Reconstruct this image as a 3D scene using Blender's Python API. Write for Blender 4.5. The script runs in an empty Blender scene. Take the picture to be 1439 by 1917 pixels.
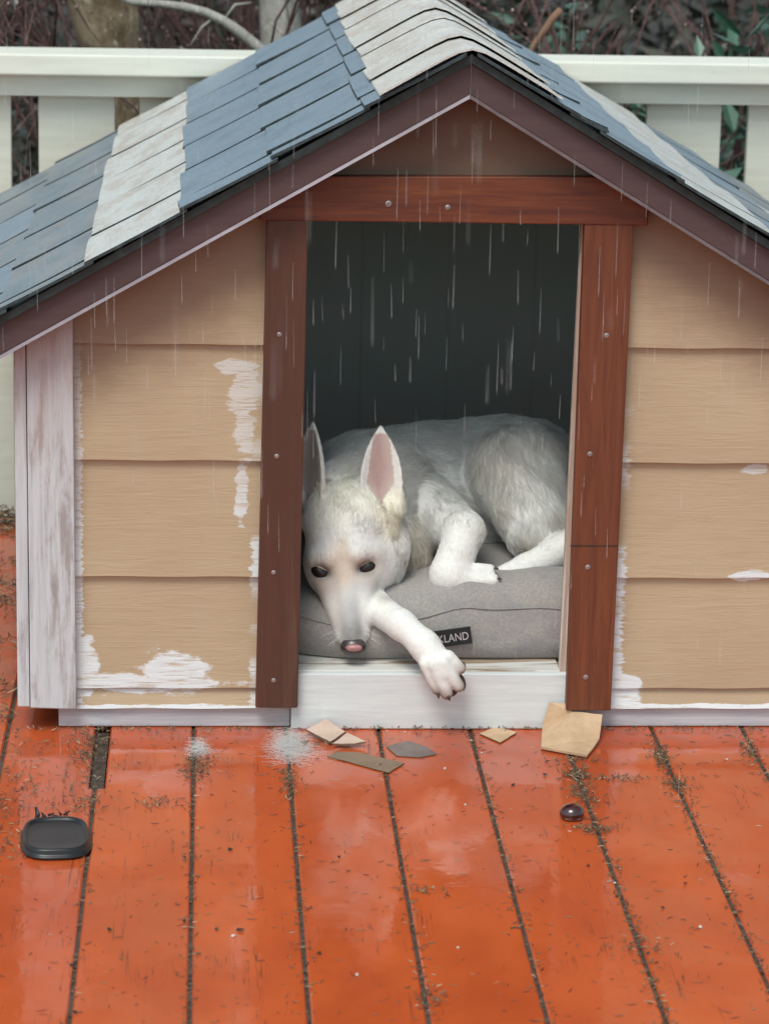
import bpy, bmesh, math, random
import numpy as np
from mathutils import Vector, Matrix, noise
random.seed(7); RNG = np.random.default_rng(7)
SC = bpy.context.scene
COL = SC.collection

# ------------------------------------------------------------------ camera
YAW, PITCH, ROLL, FPX = 0.0635972555, 0.255011090, 0.0203567660, 5417.48
PW, PH = 1439.0, 1917.0
CAM = np.array([-0.37795978, -4.35, 1.48817683])
_f = np.array([math.sin(YAW)*math.cos(PITCH), math.cos(YAW)*math.cos(PITCH), -math.sin(PITCH)])
_r = np.array([math.cos(YAW), -math.sin(YAW), 0.0]); _u = np.cross(_r, _f)
CR = math.cos(ROLL)*_r + math.sin(ROLL)*_u
CU = -math.sin(ROLL)*_r + math.cos(ROLL)*_u
CF = _f
cam_d = bpy.data.cameras.new('camera'); cam = bpy.data.objects.new('camera', cam_d); COL.objects.link(cam)
M = Matrix.Identity(4)
for i in range(3):
    M[i][0] = CR[i]; M[i][1] = CU[i]; M[i][2] = -CF[i]; M[i][3] = CAM[i]
cam.matrix_world = M
cam_d.sensor_fit = 'HORIZONTAL'; cam_d.sensor_width = 36.0; cam_d.lens = 36.0*FPX/PW
cam_d.clip_start = 0.05; cam_d.clip_end = 300
cam_d.dof.use_dof = True; cam_d.dof.focus_distance = 4.45; cam_d.dof.aperture_fstop = 10.0
SC.camera = cam
# ------------------------------------------------------------------ sky, sun, exposure
SUN_EL, SUN_AZ = math.radians(58), math.radians(205)      # azimuth clockwise from +Y
w = bpy.data.worlds.new('World'); SC.world = w; w.use_nodes = True
wt = w.node_tree; wt.nodes.clear()
sky = wt.nodes.new('ShaderNodeTexSky'); sky.sky_type = 'NISHITA'; sky.sun_disc = False
sky.sun_elevation = SUN_EL; sky.sun_rotation = SUN_AZ; sky.dust_density = 1.5
hs = wt.nodes.new('ShaderNodeHueSaturation'); hs.inputs['Saturation'].default_value = 0.52
bg = wt.nodes.new('ShaderNodeBackground'); bg.inputs['Strength'].default_value = 0.12
wo = wt.nodes.new('ShaderNodeOutputWorld')
wt.links.new(sky.outputs[0], hs.inputs['Color']); tn = wt.nodes.new('ShaderNodeMix'); tn.data_type = 'RGBA'; tn.blend_type = 'MULTIPLY'; tn.inputs[0].default_value = 1; tn.inputs[7].default_value = (.94, 1.03, .97, 1)
wt.links.new(hs.outputs[0], tn.inputs[6]); wt.links.new(tn.outputs[2], bg.inputs['Color']); wt.links.new(bg.outputs[0], wo.inputs[0])
sl = bpy.data.lights.new('sun', 'SUN'); sl.energy = 1.5; sl.angle = math.radians(24); sl.color = (1.0, 0.985, 0.92)
so = bpy.data.objects.new('sun', sl); COL.objects.link(so)
sd = Vector((math.sin(SUN_AZ)*math.cos(SUN_EL), math.cos(SUN_AZ)*math.cos(SUN_EL), math.sin(SUN_EL)))
so.rotation_euler = sd.to_track_quat('Z', 'Y').to_euler(); so.location = sd*6
SC.view_settings.view_transform = 'Standard'; SC.view_settings.look = 'None'
SC.view_settings.exposure = 0.5; SC.view_settings.gamma = 1.0
SC.render.engine = 'CYCLES'; SC.cycles.max_bounces = 8; SC.cycles.transparent_max_bounces = 16

# ------------------------------------------------------------------ helpers
def at(px, py, y):
    """point of the photograph that lies at depth y"""
    d = CF + CR*(px-PW/2)/FPX - CU*(py-PH/2)/FPX
    return CAM + d*(y-CAM[1])/d[1]
def deck_at(px, py, z=0.0):
    d = CF + CR*(px-PW/2)/FPX - CU*(py-PH/2)/FPX
    return CAM + d*(z-CAM[2])/d[2]

class G:
    def __init__(s, name, rough=0.6):
        s.m = bpy.data.materials.new(name); s.m.use_nodes = True; s.t = s.m.node_tree; s.t.nodes.clear()
        s.out = s.t.nodes.new('ShaderNodeOutputMaterial')
        s.p = s.t.nodes.new('ShaderNodeBsdfPrincipled'); s.p.inputs['Roughness'].default_value = rough
        s.t.links.new(s.p.outputs[0], s.out.inputs[0])
        s.co = s.t.nodes.new('ShaderNodeTexCoord').outputs['Object']
    def n(s, typ, ins=None, **props):
        nd = s.t.nodes.new('ShaderNode'+typ)
        for k, v in props.items(): setattr(nd, k, v)
        for k, v in (ins or {}).items():
            s.put(nd.inputs[k], v)
        return nd
    def put(s, sock, v):
        if isinstance(v, bpy.types.NodeSocket): s.t.links.new(v, sock)
        elif isinstance(v, tuple) and len(v) == 3 and sock.type == 'RGBA': sock.default_value = (*v, 1)
        else: sock.default_value = v
    def map(s, scale=(1, 1, 1), loc=(0, 0, 0), vec=None):
        return s.n('Mapping', {'Vector': vec or s.co, 'Scale': scale, 'Location': loc}).outputs[0]
    def noise(s, vec, scale, detail=4, rough=.5, dist=0):
        return s.n('TexNoise', {'Vector': vec, 'Scale': scale, 'Detail': detail, 'Roughness': rough, 'Distortion': dist}).outputs[0]
    def rng(s, v, a, b, c=0., d=1., smooth=True):
        nd = s.n('MapRange', {0: v, 1: a, 2: b, 3: c, 4: d}); nd.interpolation_type = 'SMOOTHSTEP' if smooth else 'LINEAR'
        return nd.outputs[0]
    def mix(s, f, a, b):
        nd = s.n('Mix', data_type='RGBA'); s.put(nd.inputs[0], f); s.put(nd.inputs[6], a); s.put(nd.inputs[7], b)
        return nd.outputs[2]
    def mth(s, op, a, b=0.0, c=0.0):
        nd = s.n('Math', operation=op); s.put(nd.inputs[0], a); s.put(nd.inputs[1], b); s.put(nd.inputs[2], c)
        return nd.outputs[0]
    def sep(s, v=None):
        return s.n('SeparateXYZ', {0: v or s.co}).outputs
    def bump(s, h, strength=.3, dist=.002, normal=None):
        ins = {'Height': h, 'Strength': strength, 'Distance': dist}
        if normal: ins['Normal'] = normal
        return s.n('Bump', ins).outputs[0]
    def set(s, **kw):
        for k, v in kw.items():
            s.put(s.p.inputs[k.replace('_', ' ')], v)
        return s.m

def wood_mat(name, c1, c2, axis='z', rough=.55, bump=.3, coat=0.0, blot=None, blotamt=(.5, .7), grain=1.0):
    g = G(name); st = {'x': (4, 60, 60), 'y': (60, 4, 60), 'z': (60, 60, 4)}[axis]
    v = g.map(tuple(k*grain for k in st)); st2 = tuple(k*.12 for k in st)
    n1 = g.noise(v, 1.5, 6, .65, .6); n2 = g.noise(g.map(st2), 1.3, 3)
    c = g.mix(g.rng(n1, .3, .7), c1, c2)
    c = g.mix(g.rng(n2, .35, .75, 0, .55), c, tuple(k*.62 for k in c1))
    if blot:
        n3 = g.noise(g.map(tuple(k*.25 for k in st), (3, 1, 7)), 1.6, 6, .7, .8)
        c = g.mix(g.rng(n3, blotamt[0], blotamt[1]), c, blot)
    n4 = g.noise(v, 4, 3)
    return g.set(Base_Color=c, Roughness=g.rng(n2, .3, .7, rough-.1, rough+.12), Coat_Weight=coat, Coat_Roughness=.2,
                 Normal=g.bump(g.mth('ADD', n1, g.mth('MULTIPLY', n4, .5)), bump, .0012))

def flat_mat(name, c, rough=.6, var=.15, scale=30, bump=.1, **kw):
    g = G(name, rough); n1 = g.noise(g.co, scale, 5, .6)
    return g.set(Base_Color=g.mix(g.rng(n1, .3, .7), c, tuple(min(1, k*(1-var*2)) for k in c)), Roughness=rough,
                 Normal=g.bump(n1, bump, .002), **kw)

class MB:
    """collects polygons, builds one mesh"""
    def __init__(s): s.v = []; s.f = []; s.mi = []
    def poly(s, pts, faces, mi=0):
        b = len(s.v); s.v += [tuple(map(float, p)) for p in pts]
        s.f += [tuple(b+i for i in f) for f in faces]; s.mi += [mi]*len(faces)
    def box(s, x0, x1, y0, y1, z0, z1, mi=0):
        s.hexa([(x0,y0,z0),(x1,y0,z0),(x1,y1,z0),(x0,y1,z0),(x0,y0,z1),(x1,y0,z1),(x1,y1,z1),(x0,y1,z1)], mi)
    def hexa(s, p, mi=0):
        s.poly(p, [(0,3,2,1),(4,5,6,7),(0,1,5,4),(1,2,6,5),(2,3,7,6),(3,0,4,7)], mi)
    def prism(s, poly_xz, y0, y1, mi=0):
        n = len(poly_xz); pts = [(x, y0, z) for x, z in poly_xz]+[(x, y1, z) for x, z in poly_xz]
        s.poly(pts, [tuple(range(n)), tuple(range(2*n-1, n-1, -1))]+[(i, i+n, (i+1) % n+n, (i+1) % n) for i in range(n)], mi)
    def tube(s, pts, rad, k=6, mi=0):
        pts = [Vector(p) for p in pts]; n = len(pts); V = []
        for i, p in enumerate(pts):
            d = (pts[min(i+1, n-1)]-pts[max(i-1, 0)]).normalized()
            a = d.cross(Vector((.13, .31, .94))); a = a.normalized() if a.length > 1e-4 else Vector((1, 0, 0)); b = d.cross(a)
            r = rad[i] if hasattr(rad, '__len__') else rad
            V += [p+(a*math.cos(2*math.pi*j/k)+b*math.sin(2*math.pi*j/k))*r for j in range(k)]
        F = [(i*k+j, i*k+(j+1) % k, (i+1)*k+(j+1) % k, (i+1)*k+j) for i in range(n-1) for j in range(k)]
        F += [tuple(range(k-1, -1, -1)), tuple(range((n-1)*k, n*k))]
        s.poly(V, F, mi)
    def build(s, name, mats, parent=None, bevel=0, smooth=False, fix=True):
        me = bpy.data.meshes.new(name); off = np.array(wloc(parent))
        me.from_pydata([tuple(np.array(p)-off) for p in s.v], [], s.f)
        mats = mats if isinstance(mats, (list, tuple)) else [mats]
        for m in mats: me.materials.append(m)
        if len(mats) > 1: me.polygons.foreach_set('material_index', s.mi)
        if fix:
            bm = bmesh.new(); bm.from_mesh(me); bmesh.ops.recalc_face_normals(bm, faces=bm.faces); bm.to_mesh(me); bm.free()
        if smooth: me.polygons.foreach_set('use_smooth', [True]*len(me.polygons))
        o = bpy.data.objects.new(name, me); COL.objects.link(o)
        if parent: o.parent = parent
        if bevel:
            b = o.modifiers.new('bevel', 'BEVEL'); b.width = bevel; b.segments = 2; b.limit_method = 'ANGLE'; b.angle_limit = math.radians(40)
        return o
def wloc(o):
    l = Vector((0, 0, 0))
    while o: l += o.location; o = o.parent
    return l
def tag(o, label=None, cat=None, group=None, kind=None):
    if label: o['label'] = label
    if cat: o['category'] = cat
    if group: o['group'] = group
    if kind: o['kind'] = kind
    return o
def empty(name, loc, label, cat, group=None):
    o = bpy.data.objects.new(name, None); o.location = loc; o.empty_display_size = .05; COL.objects.link(o)
    return tag(o, label, cat, group)
def hair_object(name, P, colors, rad, mat, parent=None):
    """P: (n, k, 3) strand points; colors: (n,3)"""
    n, k, _ = P.shape; cu = bpy.data.hair_curves.new(name); cu.add_curves([k]*n)
    off = np.array(wloc(parent))
    cu.attributes['position'].data.foreach_set('vector', (P-off).reshape(-1).astype(np.float32))
    ra = cu.attributes.get('radius') or cu.attributes.new('radius', 'FLOAT', 'POINT')
    rr = np.repeat((np.linspace(1, .25, k)[None]*np.asarray(rad).reshape(-1, 1)*np.ones((n, 1))), 1, 0)
    ra.data.foreach_set('value', rr.reshape(-1).astype(np.float32))
    ca = cu.attributes.new('tint', 'FLOAT_VECTOR', 'CURVE'); ca.data.foreach_set('vector', colors.reshape(-1).astype(np.float32))
    cu.materials.append(mat); o = bpy.data.objects.new(name, cu); COL.objects.link(o)
    if parent: o.parent = parent
    return o

# ------------------------------------------------------------------ ground and deck
g = G('soil', .9); n1 = g.noise(g.co, 3, 6, .6)
M_soil = g.set(Base_Color=g.mix(n1, (.02, .015, .012), (.035, .028, .02)), Normal=g.bump(n1, .6, .03))
mb = MB(); mb.box(-40, 40, -30, 60, -.72, -.6); tag(mb.build('ground', M_soil), kind='structure')

GAP0, PITCHX, GW = .041, .1455, .0052
g = G('deck_paint'); X, Y, Z = g.sep()[0:3]
cell = g.mth('FLOOR', g.mth('DIVIDE', g.mth('SUBTRACT', X, GAP0), PITCHX))
wn = g.n('TexWhiteNoise', {'W': cell}, noise_dimensions='1D').outputs[0]
big = g.noise(g.map((3, 1.6, 3)), 2.0, 4, .55)
c = g.mix(g.rng(big, .3, .7), (.57, .098, .020), (.44, .068, .015))
c = g.mix(g.mth('MULTIPLY', wn, .45), c, (.50, .088, .025))
wearn = g.noise(g.map((14, 4, 10)), 2.2, 7, .7)
c = g.mix(g.rng(wearn, .60, .74, 0, .5), c, (.33, .05, .025))
# patchy browner band towards the house foot
dband = g.mth('MULTIPLY', g.rng(Y, -.34, -.05), g.rng(g.noise(g.map((5, 7, 5)), 3, 6, .7), .42, .62))
c = g.mix(g.mth('MULTIPLY', dband, .35), c, (.26, .085, .06))
# long hairline cracks in the paint, many on the left boards
cr = g.noise(g.map((75, 2.6, 30)), 1.0, 3, .5, 1.2)
line = g.rng(g.mth('ABSOLUTE', g.mth('SUBTRACT', cr, .5)), .004, .013, 1, 0)
reg = g.rng(g.noise(g.map((4, 3, 3), (5, 2, 0)), 1.5, 2), .48, .60)
reg = g.mth('MAXIMUM', reg, g.rng(X, -.42, -.50, 0, .9))
brk = g.rng(g.noise(g.map((30, 9, 9), (2, 9, 1)), 1, 3), .5, .56)
line = g.mth('MULTIPLY', g.mth('MULTIPLY', line, reg), brk)
c = g.mix(g.mth('MULTIPLY', line, .8), c, (.10, .028, .018))
ends = g.noise(g.map((160, 12, 40)), 1, 3)
wet = g.noise(g.map((4, 3.2, 4), (1, 4, 0)), 2.4, 5, .6, .6)
hgt = g.mth('ADD', g.mth('MULTIPLY', ends, .25), g.mth('MULTIPLY', line, -1.4))
M_deck = g.set(Base_Color=c, Roughness=.5, Specular_IOR_Level=.15, Normal=g.bump(hgt, .25, .0012), Coat_Weight=g.rng(wet, .35, .6, .6, 1.0),
               Coat_Roughness=g.rng(wet, .38, .58, .15, .03), Coat_IOR=1.45, Coat_Normal=g.bump(g.noise(g.map((9, 7, 9)), 3, 4, .6), .12, .004))
mb = MB()
for k in range(-17, 14):
    xa = GAP0+PITCHX*k+GW/2; xb = GAP0+PITCHX*(k+1)-GW/2
    def board(xa, xb, y0, y1):
        e = .0025; zt = 0.0
        prof = [(xa, -.03), (xa, zt-e), (xa+e, zt), (xb-e, zt), (xb, zt-e), (xb, -.03)]
        mb.prism(prof, y0, y1)
    if k == -5:   # the board left of the rotten slot
        board(xa, xb-.007, -.285, .03); board(xa, xb, -3.6, -.285-.0001); board(xa, xb, .0301, 1.30)
    elif k == -4:
        board(xa+.012, xb, -.285, .03); board(xa, xb, -3.6, -.285-.0001); board(xa, xb, .0301, 1.30)
    else: board(xa, xb, -3.6, 1.30)
tag(mb.build('deck', M_deck), kind='structure')
M_dark = flat_mat('wet_dark_timber', (.02, .017, .015), .7)
mb = MB()
for yy in (-3.3, -2.4, -1.5, -.6, .3, 1.2): mb.box(-2.4, 2.0, yy-.02, yy+.02, -.2, -.031)
tag(mb.build('deck_joists', M_dark), kind='structure')

# ------------------------------------------------------------------ materials of the house
def siding_mat():
    g = G('siding_paint'); X, Y, Z = g.sep()[0:3]
    emb = g.noise(g.map((5, 30, 62)), 1.6, 5, .6, 1.5)
    emb = g.mth('MULTIPLY', emb, 1.0)
    tone = g.noise(g.map((2, 2, 3)), 2, 4)
    c = g.mix(g.rng(tone, .3, .7), (.51, .385, .252), (.465, .34, .22))
    c = g.mix(g.rng(emb, .5, .66, 0, .18), c, (.36, .25, .155))
    # browner towards the rake
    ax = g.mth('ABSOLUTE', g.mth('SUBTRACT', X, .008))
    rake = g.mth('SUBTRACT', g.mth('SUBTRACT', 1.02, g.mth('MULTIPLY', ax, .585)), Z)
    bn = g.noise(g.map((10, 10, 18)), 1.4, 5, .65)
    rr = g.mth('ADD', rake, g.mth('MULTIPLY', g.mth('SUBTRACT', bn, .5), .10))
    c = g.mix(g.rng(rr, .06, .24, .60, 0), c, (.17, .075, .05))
    # white paint brushed over the edges
    bx = g.noise(g.map((7, 10, 120), (0, 0, 3)), 1.3, 4, .7)
    def near(x0, wdt, amp):
        d = g.mth('ABSOLUTE', g.mth('SUBTRACT', X, x0))
        return g.rng(g.mth('SUBTRACT', d, g.mth('MULTIPLY', g.mth('SUBTRACT', bx, .38), amp)), wdt*.6, wdt, 1, 0)
    zl = g.rng(g.noise(g.map((1, 1, 9), (4, 4, 4)), 1.1, 3), .46, .58)
    zlow = g.rng(Z, .66, .50)
    m = g.mth('MULTIPLY', near(-.578, .007, .026), zlow)
    m = g.mth('MAXIMUM', m, g.mth('MULTIPLY', near(-.297, .009, .03), g.mth('MULTIPLY', zl, g.rng(Z, .62, .50))))
    m = g.mth('MAXIMUM', m, g.mth('MULTIPLY', near(.264, .012, .04), g.mth('MULTIPLY', zl, g.rng(Z, .60, .46))))
    def ell(cx, cz, rx, rz, ns=16, amp=.9, off=(0, 0, 0)):
        nn = g.noise(g.map((ns*.7, ns, ns*1.8), off), 1.6, 6, .7)
        dx = g.mth('DIVIDE', g.mth('SUBTRACT', X, cx), rx); dz = g.mth('DIVIDE', g.mth('SUBTRACT', Z, cz), rz)
        d = g.mth('SQRT', g.mth('ADD', g.mth('MULTIPLY', dx, dx), g.mth('MULTIPLY', dz, dz)))
        return g.rng(g.mth('ADD', d, g.mth('MULTIPLY', g.mth('SUBTRACT', nn, .5), amp*2)), .82, 1.02, 1, 0)
    for a in ((-.318, .55, .026, .045), (-.338, .580, .026, .016), (-.318, .485, .018, .055), (-.323, .385, .010, .06), (-.43, .095, .055, .038), (-.52, .075, .07, .020), (-.565, .10, .02, .05),
              (-.45, .075, .13, .012), (.475, .253, .035, .010), (.475, .425, .02, .008), (.285, .078, .032, .014), (.285, .05, .028, .03), (-.45, .035, .18, .006), (.42, .035, .25, .007)):
        m = g.mth('MAXIMUM', m, ell(*a, amp=1.5 if a[1] > .3 else .9, off=(a[0]*9, 0, a[1]*5)))
    m = g.mth('MULTIPLY', m, g.rng(g.noise(g.map((16, 20, 210)), 1, 4, .7), .34, .50, .25, 1))
    c = g.mix(g.mth('MULTIPLY', m, g.rng(Z, .5, .25, .55, 1)), c, (.74, .77, .79))
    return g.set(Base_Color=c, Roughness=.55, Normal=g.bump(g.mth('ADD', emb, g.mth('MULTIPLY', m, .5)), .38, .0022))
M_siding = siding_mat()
g = G('gable_stain'); n1 = g.noise(g.map((12, 12, 30)), 1.4, 6, .65); n2 = g.noise(g.map((3, 3, 5)), 2, 3)
M_gable = g.set(Base_Color=g.mix(g.rng(n2, .3, .7), g.mix(n1, (.115, .062, .042), (.16, .088, .058)), (.17, .10, .068)), Roughness=.6, Normal=g.bump(n1, .3, .002))
M_postL = wood_mat('post_stain_dark', (.115, .042, .025), (.078, .030, .019), 'z', .5, .3, .04, (.13, .085, .055), (.6, .8))
M_postR = wood_mat('post_stain_red', (.20, .056, .022), (.115, .030, .014), 'z', .5, .3, .04, (.19, .08, .045), (.6, .8))
M_header = wood_mat('header_stain', (.19, .050, .018), (.095, .020, .012), 'x', .5, .3, .04, (.24, .075, .02), (.55, .75))
def fade_white(name, axis='z'):
    g = G(name); X, Y, Z = g.sep()[0:3]; st = (70, 70, 4)
    n1 = g.noise(g.map(st), 1.4, 7, .7, .5); n2 = g.noise(g.map((14, 14, 3), (2, 1, 1)), 1.5, 5, .7)
    c = g.mix(g.rng(n1, .38, .72), (.60, .62, .65), (.46, .46, .48))
    c = g.mix(g.rng(g.mth('ADD', n2, g.mth('MULTIPLY', n1, .3)), .64, .80, 0, .75), c, (.30, .25, .23))
    k = g.rng(g.mth('ADD', Z, g.mth('MULTIPLY', g.mth('SUBTRACT', n2, .5), .45)), .36, .70, 0, .7)
    c = g.mix(k, c, g.mix(n1, (.33, .20, .18), (.45, .32, .29)))
    return g.set(Base_Color=c, Roughness=.6, Normal=g.bump(n1, .5, .0015))
M_corner = fade_white('weathered_white_board')
M_white = wood_mat('white_board', (.76, .79, .79), (.65, .68, .69), 'x', .5, .35, 0, (.55, .53, .50), (.62, .8))
M_skid = wood_mat('grey_white_skid', (.60, .60, .64), (.42, .42, .45), 'x', .6, .35, 0, (.22, .19, .17), (.66, .85))
M_bare = wood_mat('bare_wood', (.46, .36, .27), (.25, .15, .09), 'x', .6, .3, 0, (.66, .65, .62), (.46, .54))
M_ply = wood_mat('pale_plywood', (.60, .44, .36), (.52, .36, .28), 'z', .6, .3, 0, (.72, .68, .64), (.48, .6))
M_fascia = wood_mat('fascia_brown_mauve', (.098, .058, .058), (.082, .047, .048), 'x', .5, .15, .03)
M_lilac = wood_mat('fascia_pale_edge', (.30, .25, .29), (.22, .17, .20), 'x', .45, .15, .1); M_lilac2 = wood_mat('fascia_worn_edge', (.17, .12, .125), (.12, .08, .08), 'x', .45, .15, .1)
g = G('pale_inner_plywood'); n1 = g.noise(g.map((3, 3, 6)), 2, 5, .6)
jx = g.sep()[0]; jn = g.mth('ABSOLUTE', g.mth('SUBTRACT', g.mth('FRACT', g.mth('DIVIDE', g.mth('ADD', jx, 2.03), .17)), .5))
M_inner = g.set(Base_Color=g.mix(g.rng(jn, .006, .03, .12, 0), g.mix(g.rng(n1, .3, .7), (.70, .76, .72), (.74, .73, .69)), (.1, .1, .1)), Roughness=.7, Normal=g.bump(n1, .2, .002))  # base colour kept pale to lift the dim interior, standing in for haze
M_under = flat_mat('black_green_underlay', (.022, .036, .036), .5, .3, 60, .3)
M_screw = flat_mat('screw_zinc', (.36, .32, .31), .35, .1, 80, .1, Metallic=.6)

def shingle_mat(name, c1, c2, rust=.0):
    g = G(name); v1 = g.n('TexNoise', {'Vector': g.co, 'Scale': 420., 'Detail': 2.}).outputs[0]
    n2 = g.noise(g.map((7, 5, 7)), 1.8, 5, .65)
    v2 = g.noise(g.co, 170, 3, .7); c = g.mix(g.rng(v1, .38, .62), c1, c2); c = g.mix(g.rng(v2, .52, .66, 0, .4), c, tuple(k*.5 for k in c1)); c = g.mix(g.rng(n2, .45, .75, 0, .45), c, tuple(k*.62 for k in c1))
    if rust: c = g.mix(g.rng(g.noise(g.map((12, 6, 12), (4, 4, 4)), 1.5, 6, .75), .44, .62, 0, rust), c, (.40, .30, .23))
    return g.set(Base_Color=c, Roughness=g.rng(n2, .3, .7, .42, .62), Specular_IOR_Level=.5, Coat_Weight=.2, Coat_Roughness=.3, Normal=g.bump(g.mth('ADD', v1, v2), .6, .002, g.bump(n2, .3, .012)))
M_blue = shingle_mat('shingle_blue_grey', (.165, .225, .285), (.25, .32, .39))
M_blue2 = shingle_mat('shingle_slate', (.16, .205, .245), (.23, .28, .32), .25)
M_wsh = shingle_mat('shingle_white', (.70, .71, .69), (.50, .50, .48), .5)
M_cap = shingle_mat('shingle_cream', (.72, .70, .66), (.58, .56, .53), .35)

M_edge = flat_mat('shingle_cut_edge', (.045, .065, .07), .6, .3, 90, .3)
# ------------------------------------------------------------------ dog house
AX, ZF, SLL, SLR = .008, 1.057, .573, .597
def rake(x, z0=ZF): return z0-(SLL*(AX-x) if x < AX else SLR*(x-AX))
house = empty('dog_house', (0, 0, 0), 'tan sided dog house with red brown door posts and patched blue and white shingle roof', 'dog house')
HB = 1.27
# siding, lapped boards
zc = [.034, .068, .250, .436, .618, .806, 1.0]
for xa, xb in ((-.581, -.236), (.196, .735)):
    mb = MB()
    for i in range(6):
        z0, z1 = zc[i], zc[i+1]+.004
        nx = 24; xs = np.linspace(xa, xb, nx+1)
        for j in range(nx):
            x0, x1 = xs[j], xs[j+1]; t0, t1 = min(z1, rake(x0)-.02), min(z1, rake(x1)-.02)
            if t0 <= z0+.002 and t1 <= z0+.002: continue
            t0 = max(t0, z0+.001); t1 = max(t1, z0+.001)
            def yy(z): return -.0125+.009*(z-z0)/(z1-z0)
            w0 = .0006*math.sin(x0*37+i); w1 = .0006*math.sin(x1*37+i)
            mb.hexa([(x0, -.0125, z0+w0), (x1, -.0125, z0+w1), (x1, -.0015, z0+w1), (x0, -.0015, z0+w0), (x0, yy(t0), t0), (x1, yy(t1), t1), (x1, -.0005, t1), (x0, -.0005, t0)])
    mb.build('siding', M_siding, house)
# plywood backing with the door opening
mb = MB(); ol, orr, ztp = -.243, .1865, .815
mb.prism([(-.655, .03), (ol, .03), (ol, ztp), (ol, rake(ol)-.012), (-.655, rake(-.655)-.012)], .0, .014)
mb.prism([(.7, .03), (.7, rake(.7)-.012), (orr+.004, rake(orr)-.012), (orr+.004, ztp), (orr-.006, .03)], .0, .014)
mb.prism([(ol+.0002, ztp), (orr+.0038, ztp), (orr+.0038, rake(orr)-.012), (AX, rake(AX)-.012), (ol+.0002, rake(ol)-.012)], .0, .014)
mb.build('front_wall', [M_ply], house)
mb = MB()
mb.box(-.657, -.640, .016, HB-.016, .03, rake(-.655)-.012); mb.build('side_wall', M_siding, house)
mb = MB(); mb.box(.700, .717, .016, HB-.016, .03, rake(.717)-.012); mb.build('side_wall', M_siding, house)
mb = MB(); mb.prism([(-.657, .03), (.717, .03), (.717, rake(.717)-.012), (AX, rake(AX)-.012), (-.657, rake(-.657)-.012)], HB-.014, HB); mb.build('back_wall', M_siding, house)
# pale lining inside
mb = MB()
mb.prism([(-.63, .1), (.69, .1), (.69, rake(.69)-.03), (AX, rake(AX)-.03), (-.63, rake(-.63)-.03)], HB-.024, HB-.018)
mb.box(-.638, -.630, .02, HB-.025, .1, rake(-.63)-.03); mb.box(.690, .698, .02, HB-.025, .1, rake(.69)-.03)
mb.box(-.629, ol, .016, .022, .1, .70); mb.box(orr+.006, .689, .016, .022, .1, .64)
mb.build('lining', M_inner, house)
mb = MB(); mb.box(-.629, .689, .024, HB-.03, .062, .088); mb.build('floor', M_bare, house)
# door posts and header
def quadboard(pts, y0, y1):
    """pts: four photo points, clockwise from top left, lying in plane y0"""
    q = [at(a, b, y0) for a, b in pts]; m = MB(); m.prism([(p[0], p[2]) for p in q][::-1], y0, y1); return m
pl = quadboard([(499, 412), (577, 412), (557, 1326), (478, 1326)], -.034, -.0135).build('door_post', M_postL, house, .002)
pr = quadboard([(1094, 419), (1186, 421), (1143, 1331), (1059, 1331)], -.034, -.0135).build('door_post', M_postR, house, .002)
pl['label'] = 'dark brown left door post'; pr['label'] = 'redder right door post with a splice low down'
hd = quadboard([(486, 329), (1213, 331), (1213, 422), (486, 412)], -.036, -.0132).build('header', M_header, house, .002)
q = [at(1066, 1021, -.0348), at(1157, 1021, -.0348)]
mb = MB(); mb.box(q[0][0], q[1][0], -.0349, -.0338, q[0][2]-.0012, q[0][2]); mb.build('splice', M_under, pr)
def screw(px, py, y, par, r=.0042):
    c = at(px, py, y); m = MB(); m.tube([(c[0], y+.002, c[2]), (c[0], y-.0008, c[2]), (c[0], y-.0016, c[2])], [r, r, r*.6], 10); return m.build('screw', M_screw, par)
for a in ((518, 854), (512, 1072), (512, 1274), (523, 626)): screw(*a, -.034, pl, .0038)
for a in ((1135, 628), (1104, 850), (1100, 1062), (1096, 1268)): screw(*a, -.034, pr)
screw(727, 381, -.036, hd, .005)['label'] = 'dark rusty screw head'; screw(838, 388, -.036, hd)
# gable panel above the header
mb = MB(); zg = at(800, 329, -.012)[2]
mb.prism([(-.318, zg-.006), (.325, zg-.006), (.325, rake(.325)-.012), (AX, rake(AX)-.012), (-.318, rake(-.318)-.012)], -.0165, -.0025)
mb.build('gable_panel', M_gable, house)
# corner boards
mb = MB(); q = [at(57, 1326, -.03), at(143, 1329, -.03)]; xt = at(136, 660, -.03)[0]
mb.prism([(q[0][0], q[0][2]), (q[1][0], q[1][2]), (xt, rake(xt)-.014), (q[0][0], rake(q[0][0])-.014)], -.03, -.0005); mb.build('corner_board', M_corner, house, .002)
mb = MB(); q2 = [at(33, 1324, -.028), at(56, 1324, -.028)]
mb.prism([(q2[0][0], q2[0][2]), (q[0][0]-.0012, q2[0][2]), (q[0][0]-.0012, rake(q[0][0])-.014), (q2[0][0]+.001, rake(q2[0][0])-.014)], -.028, .07); mb.build('corner_board', M_corner, house, .002)
mb = MB(); mb.box(.655, .725, -.03, -.0005, .03, rake(.725)-.014); mb.build('corner_board', M_corner, house, .002)
# sill and skid
zs = at(800, 1262, -.016)[2]; xs0 = at(545, 1300, -.016)[0]; xs1 = at(1066, 1300, -.016)[0]
mb = MB(); mb.box(xs0, xs1, -.016, -.0015, .001, zs); sill = mb.build('sill', M_white, house, .0015)
mb = MB(); mb.box(ol+.002, orr-.004, -.0014, .085, zs-.012, zs+.0015); mb.build('ledge', M_bare, house, .001)
mb = MB(); xk = at(110, 1362, 0)[0]
for a, b in ((xk, xs0-.001), (xs1+.001, .70)):
    mb = MB(); mb.box(a, b, -.004, .04, .001, .033); mb.build('skid', M_skid, house, .002)
mb = MB(); mb.box(-.60, .69, HB-.06, HB-.02, .001, .058); mb.build('skid', M_skid, house, .002)
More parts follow.
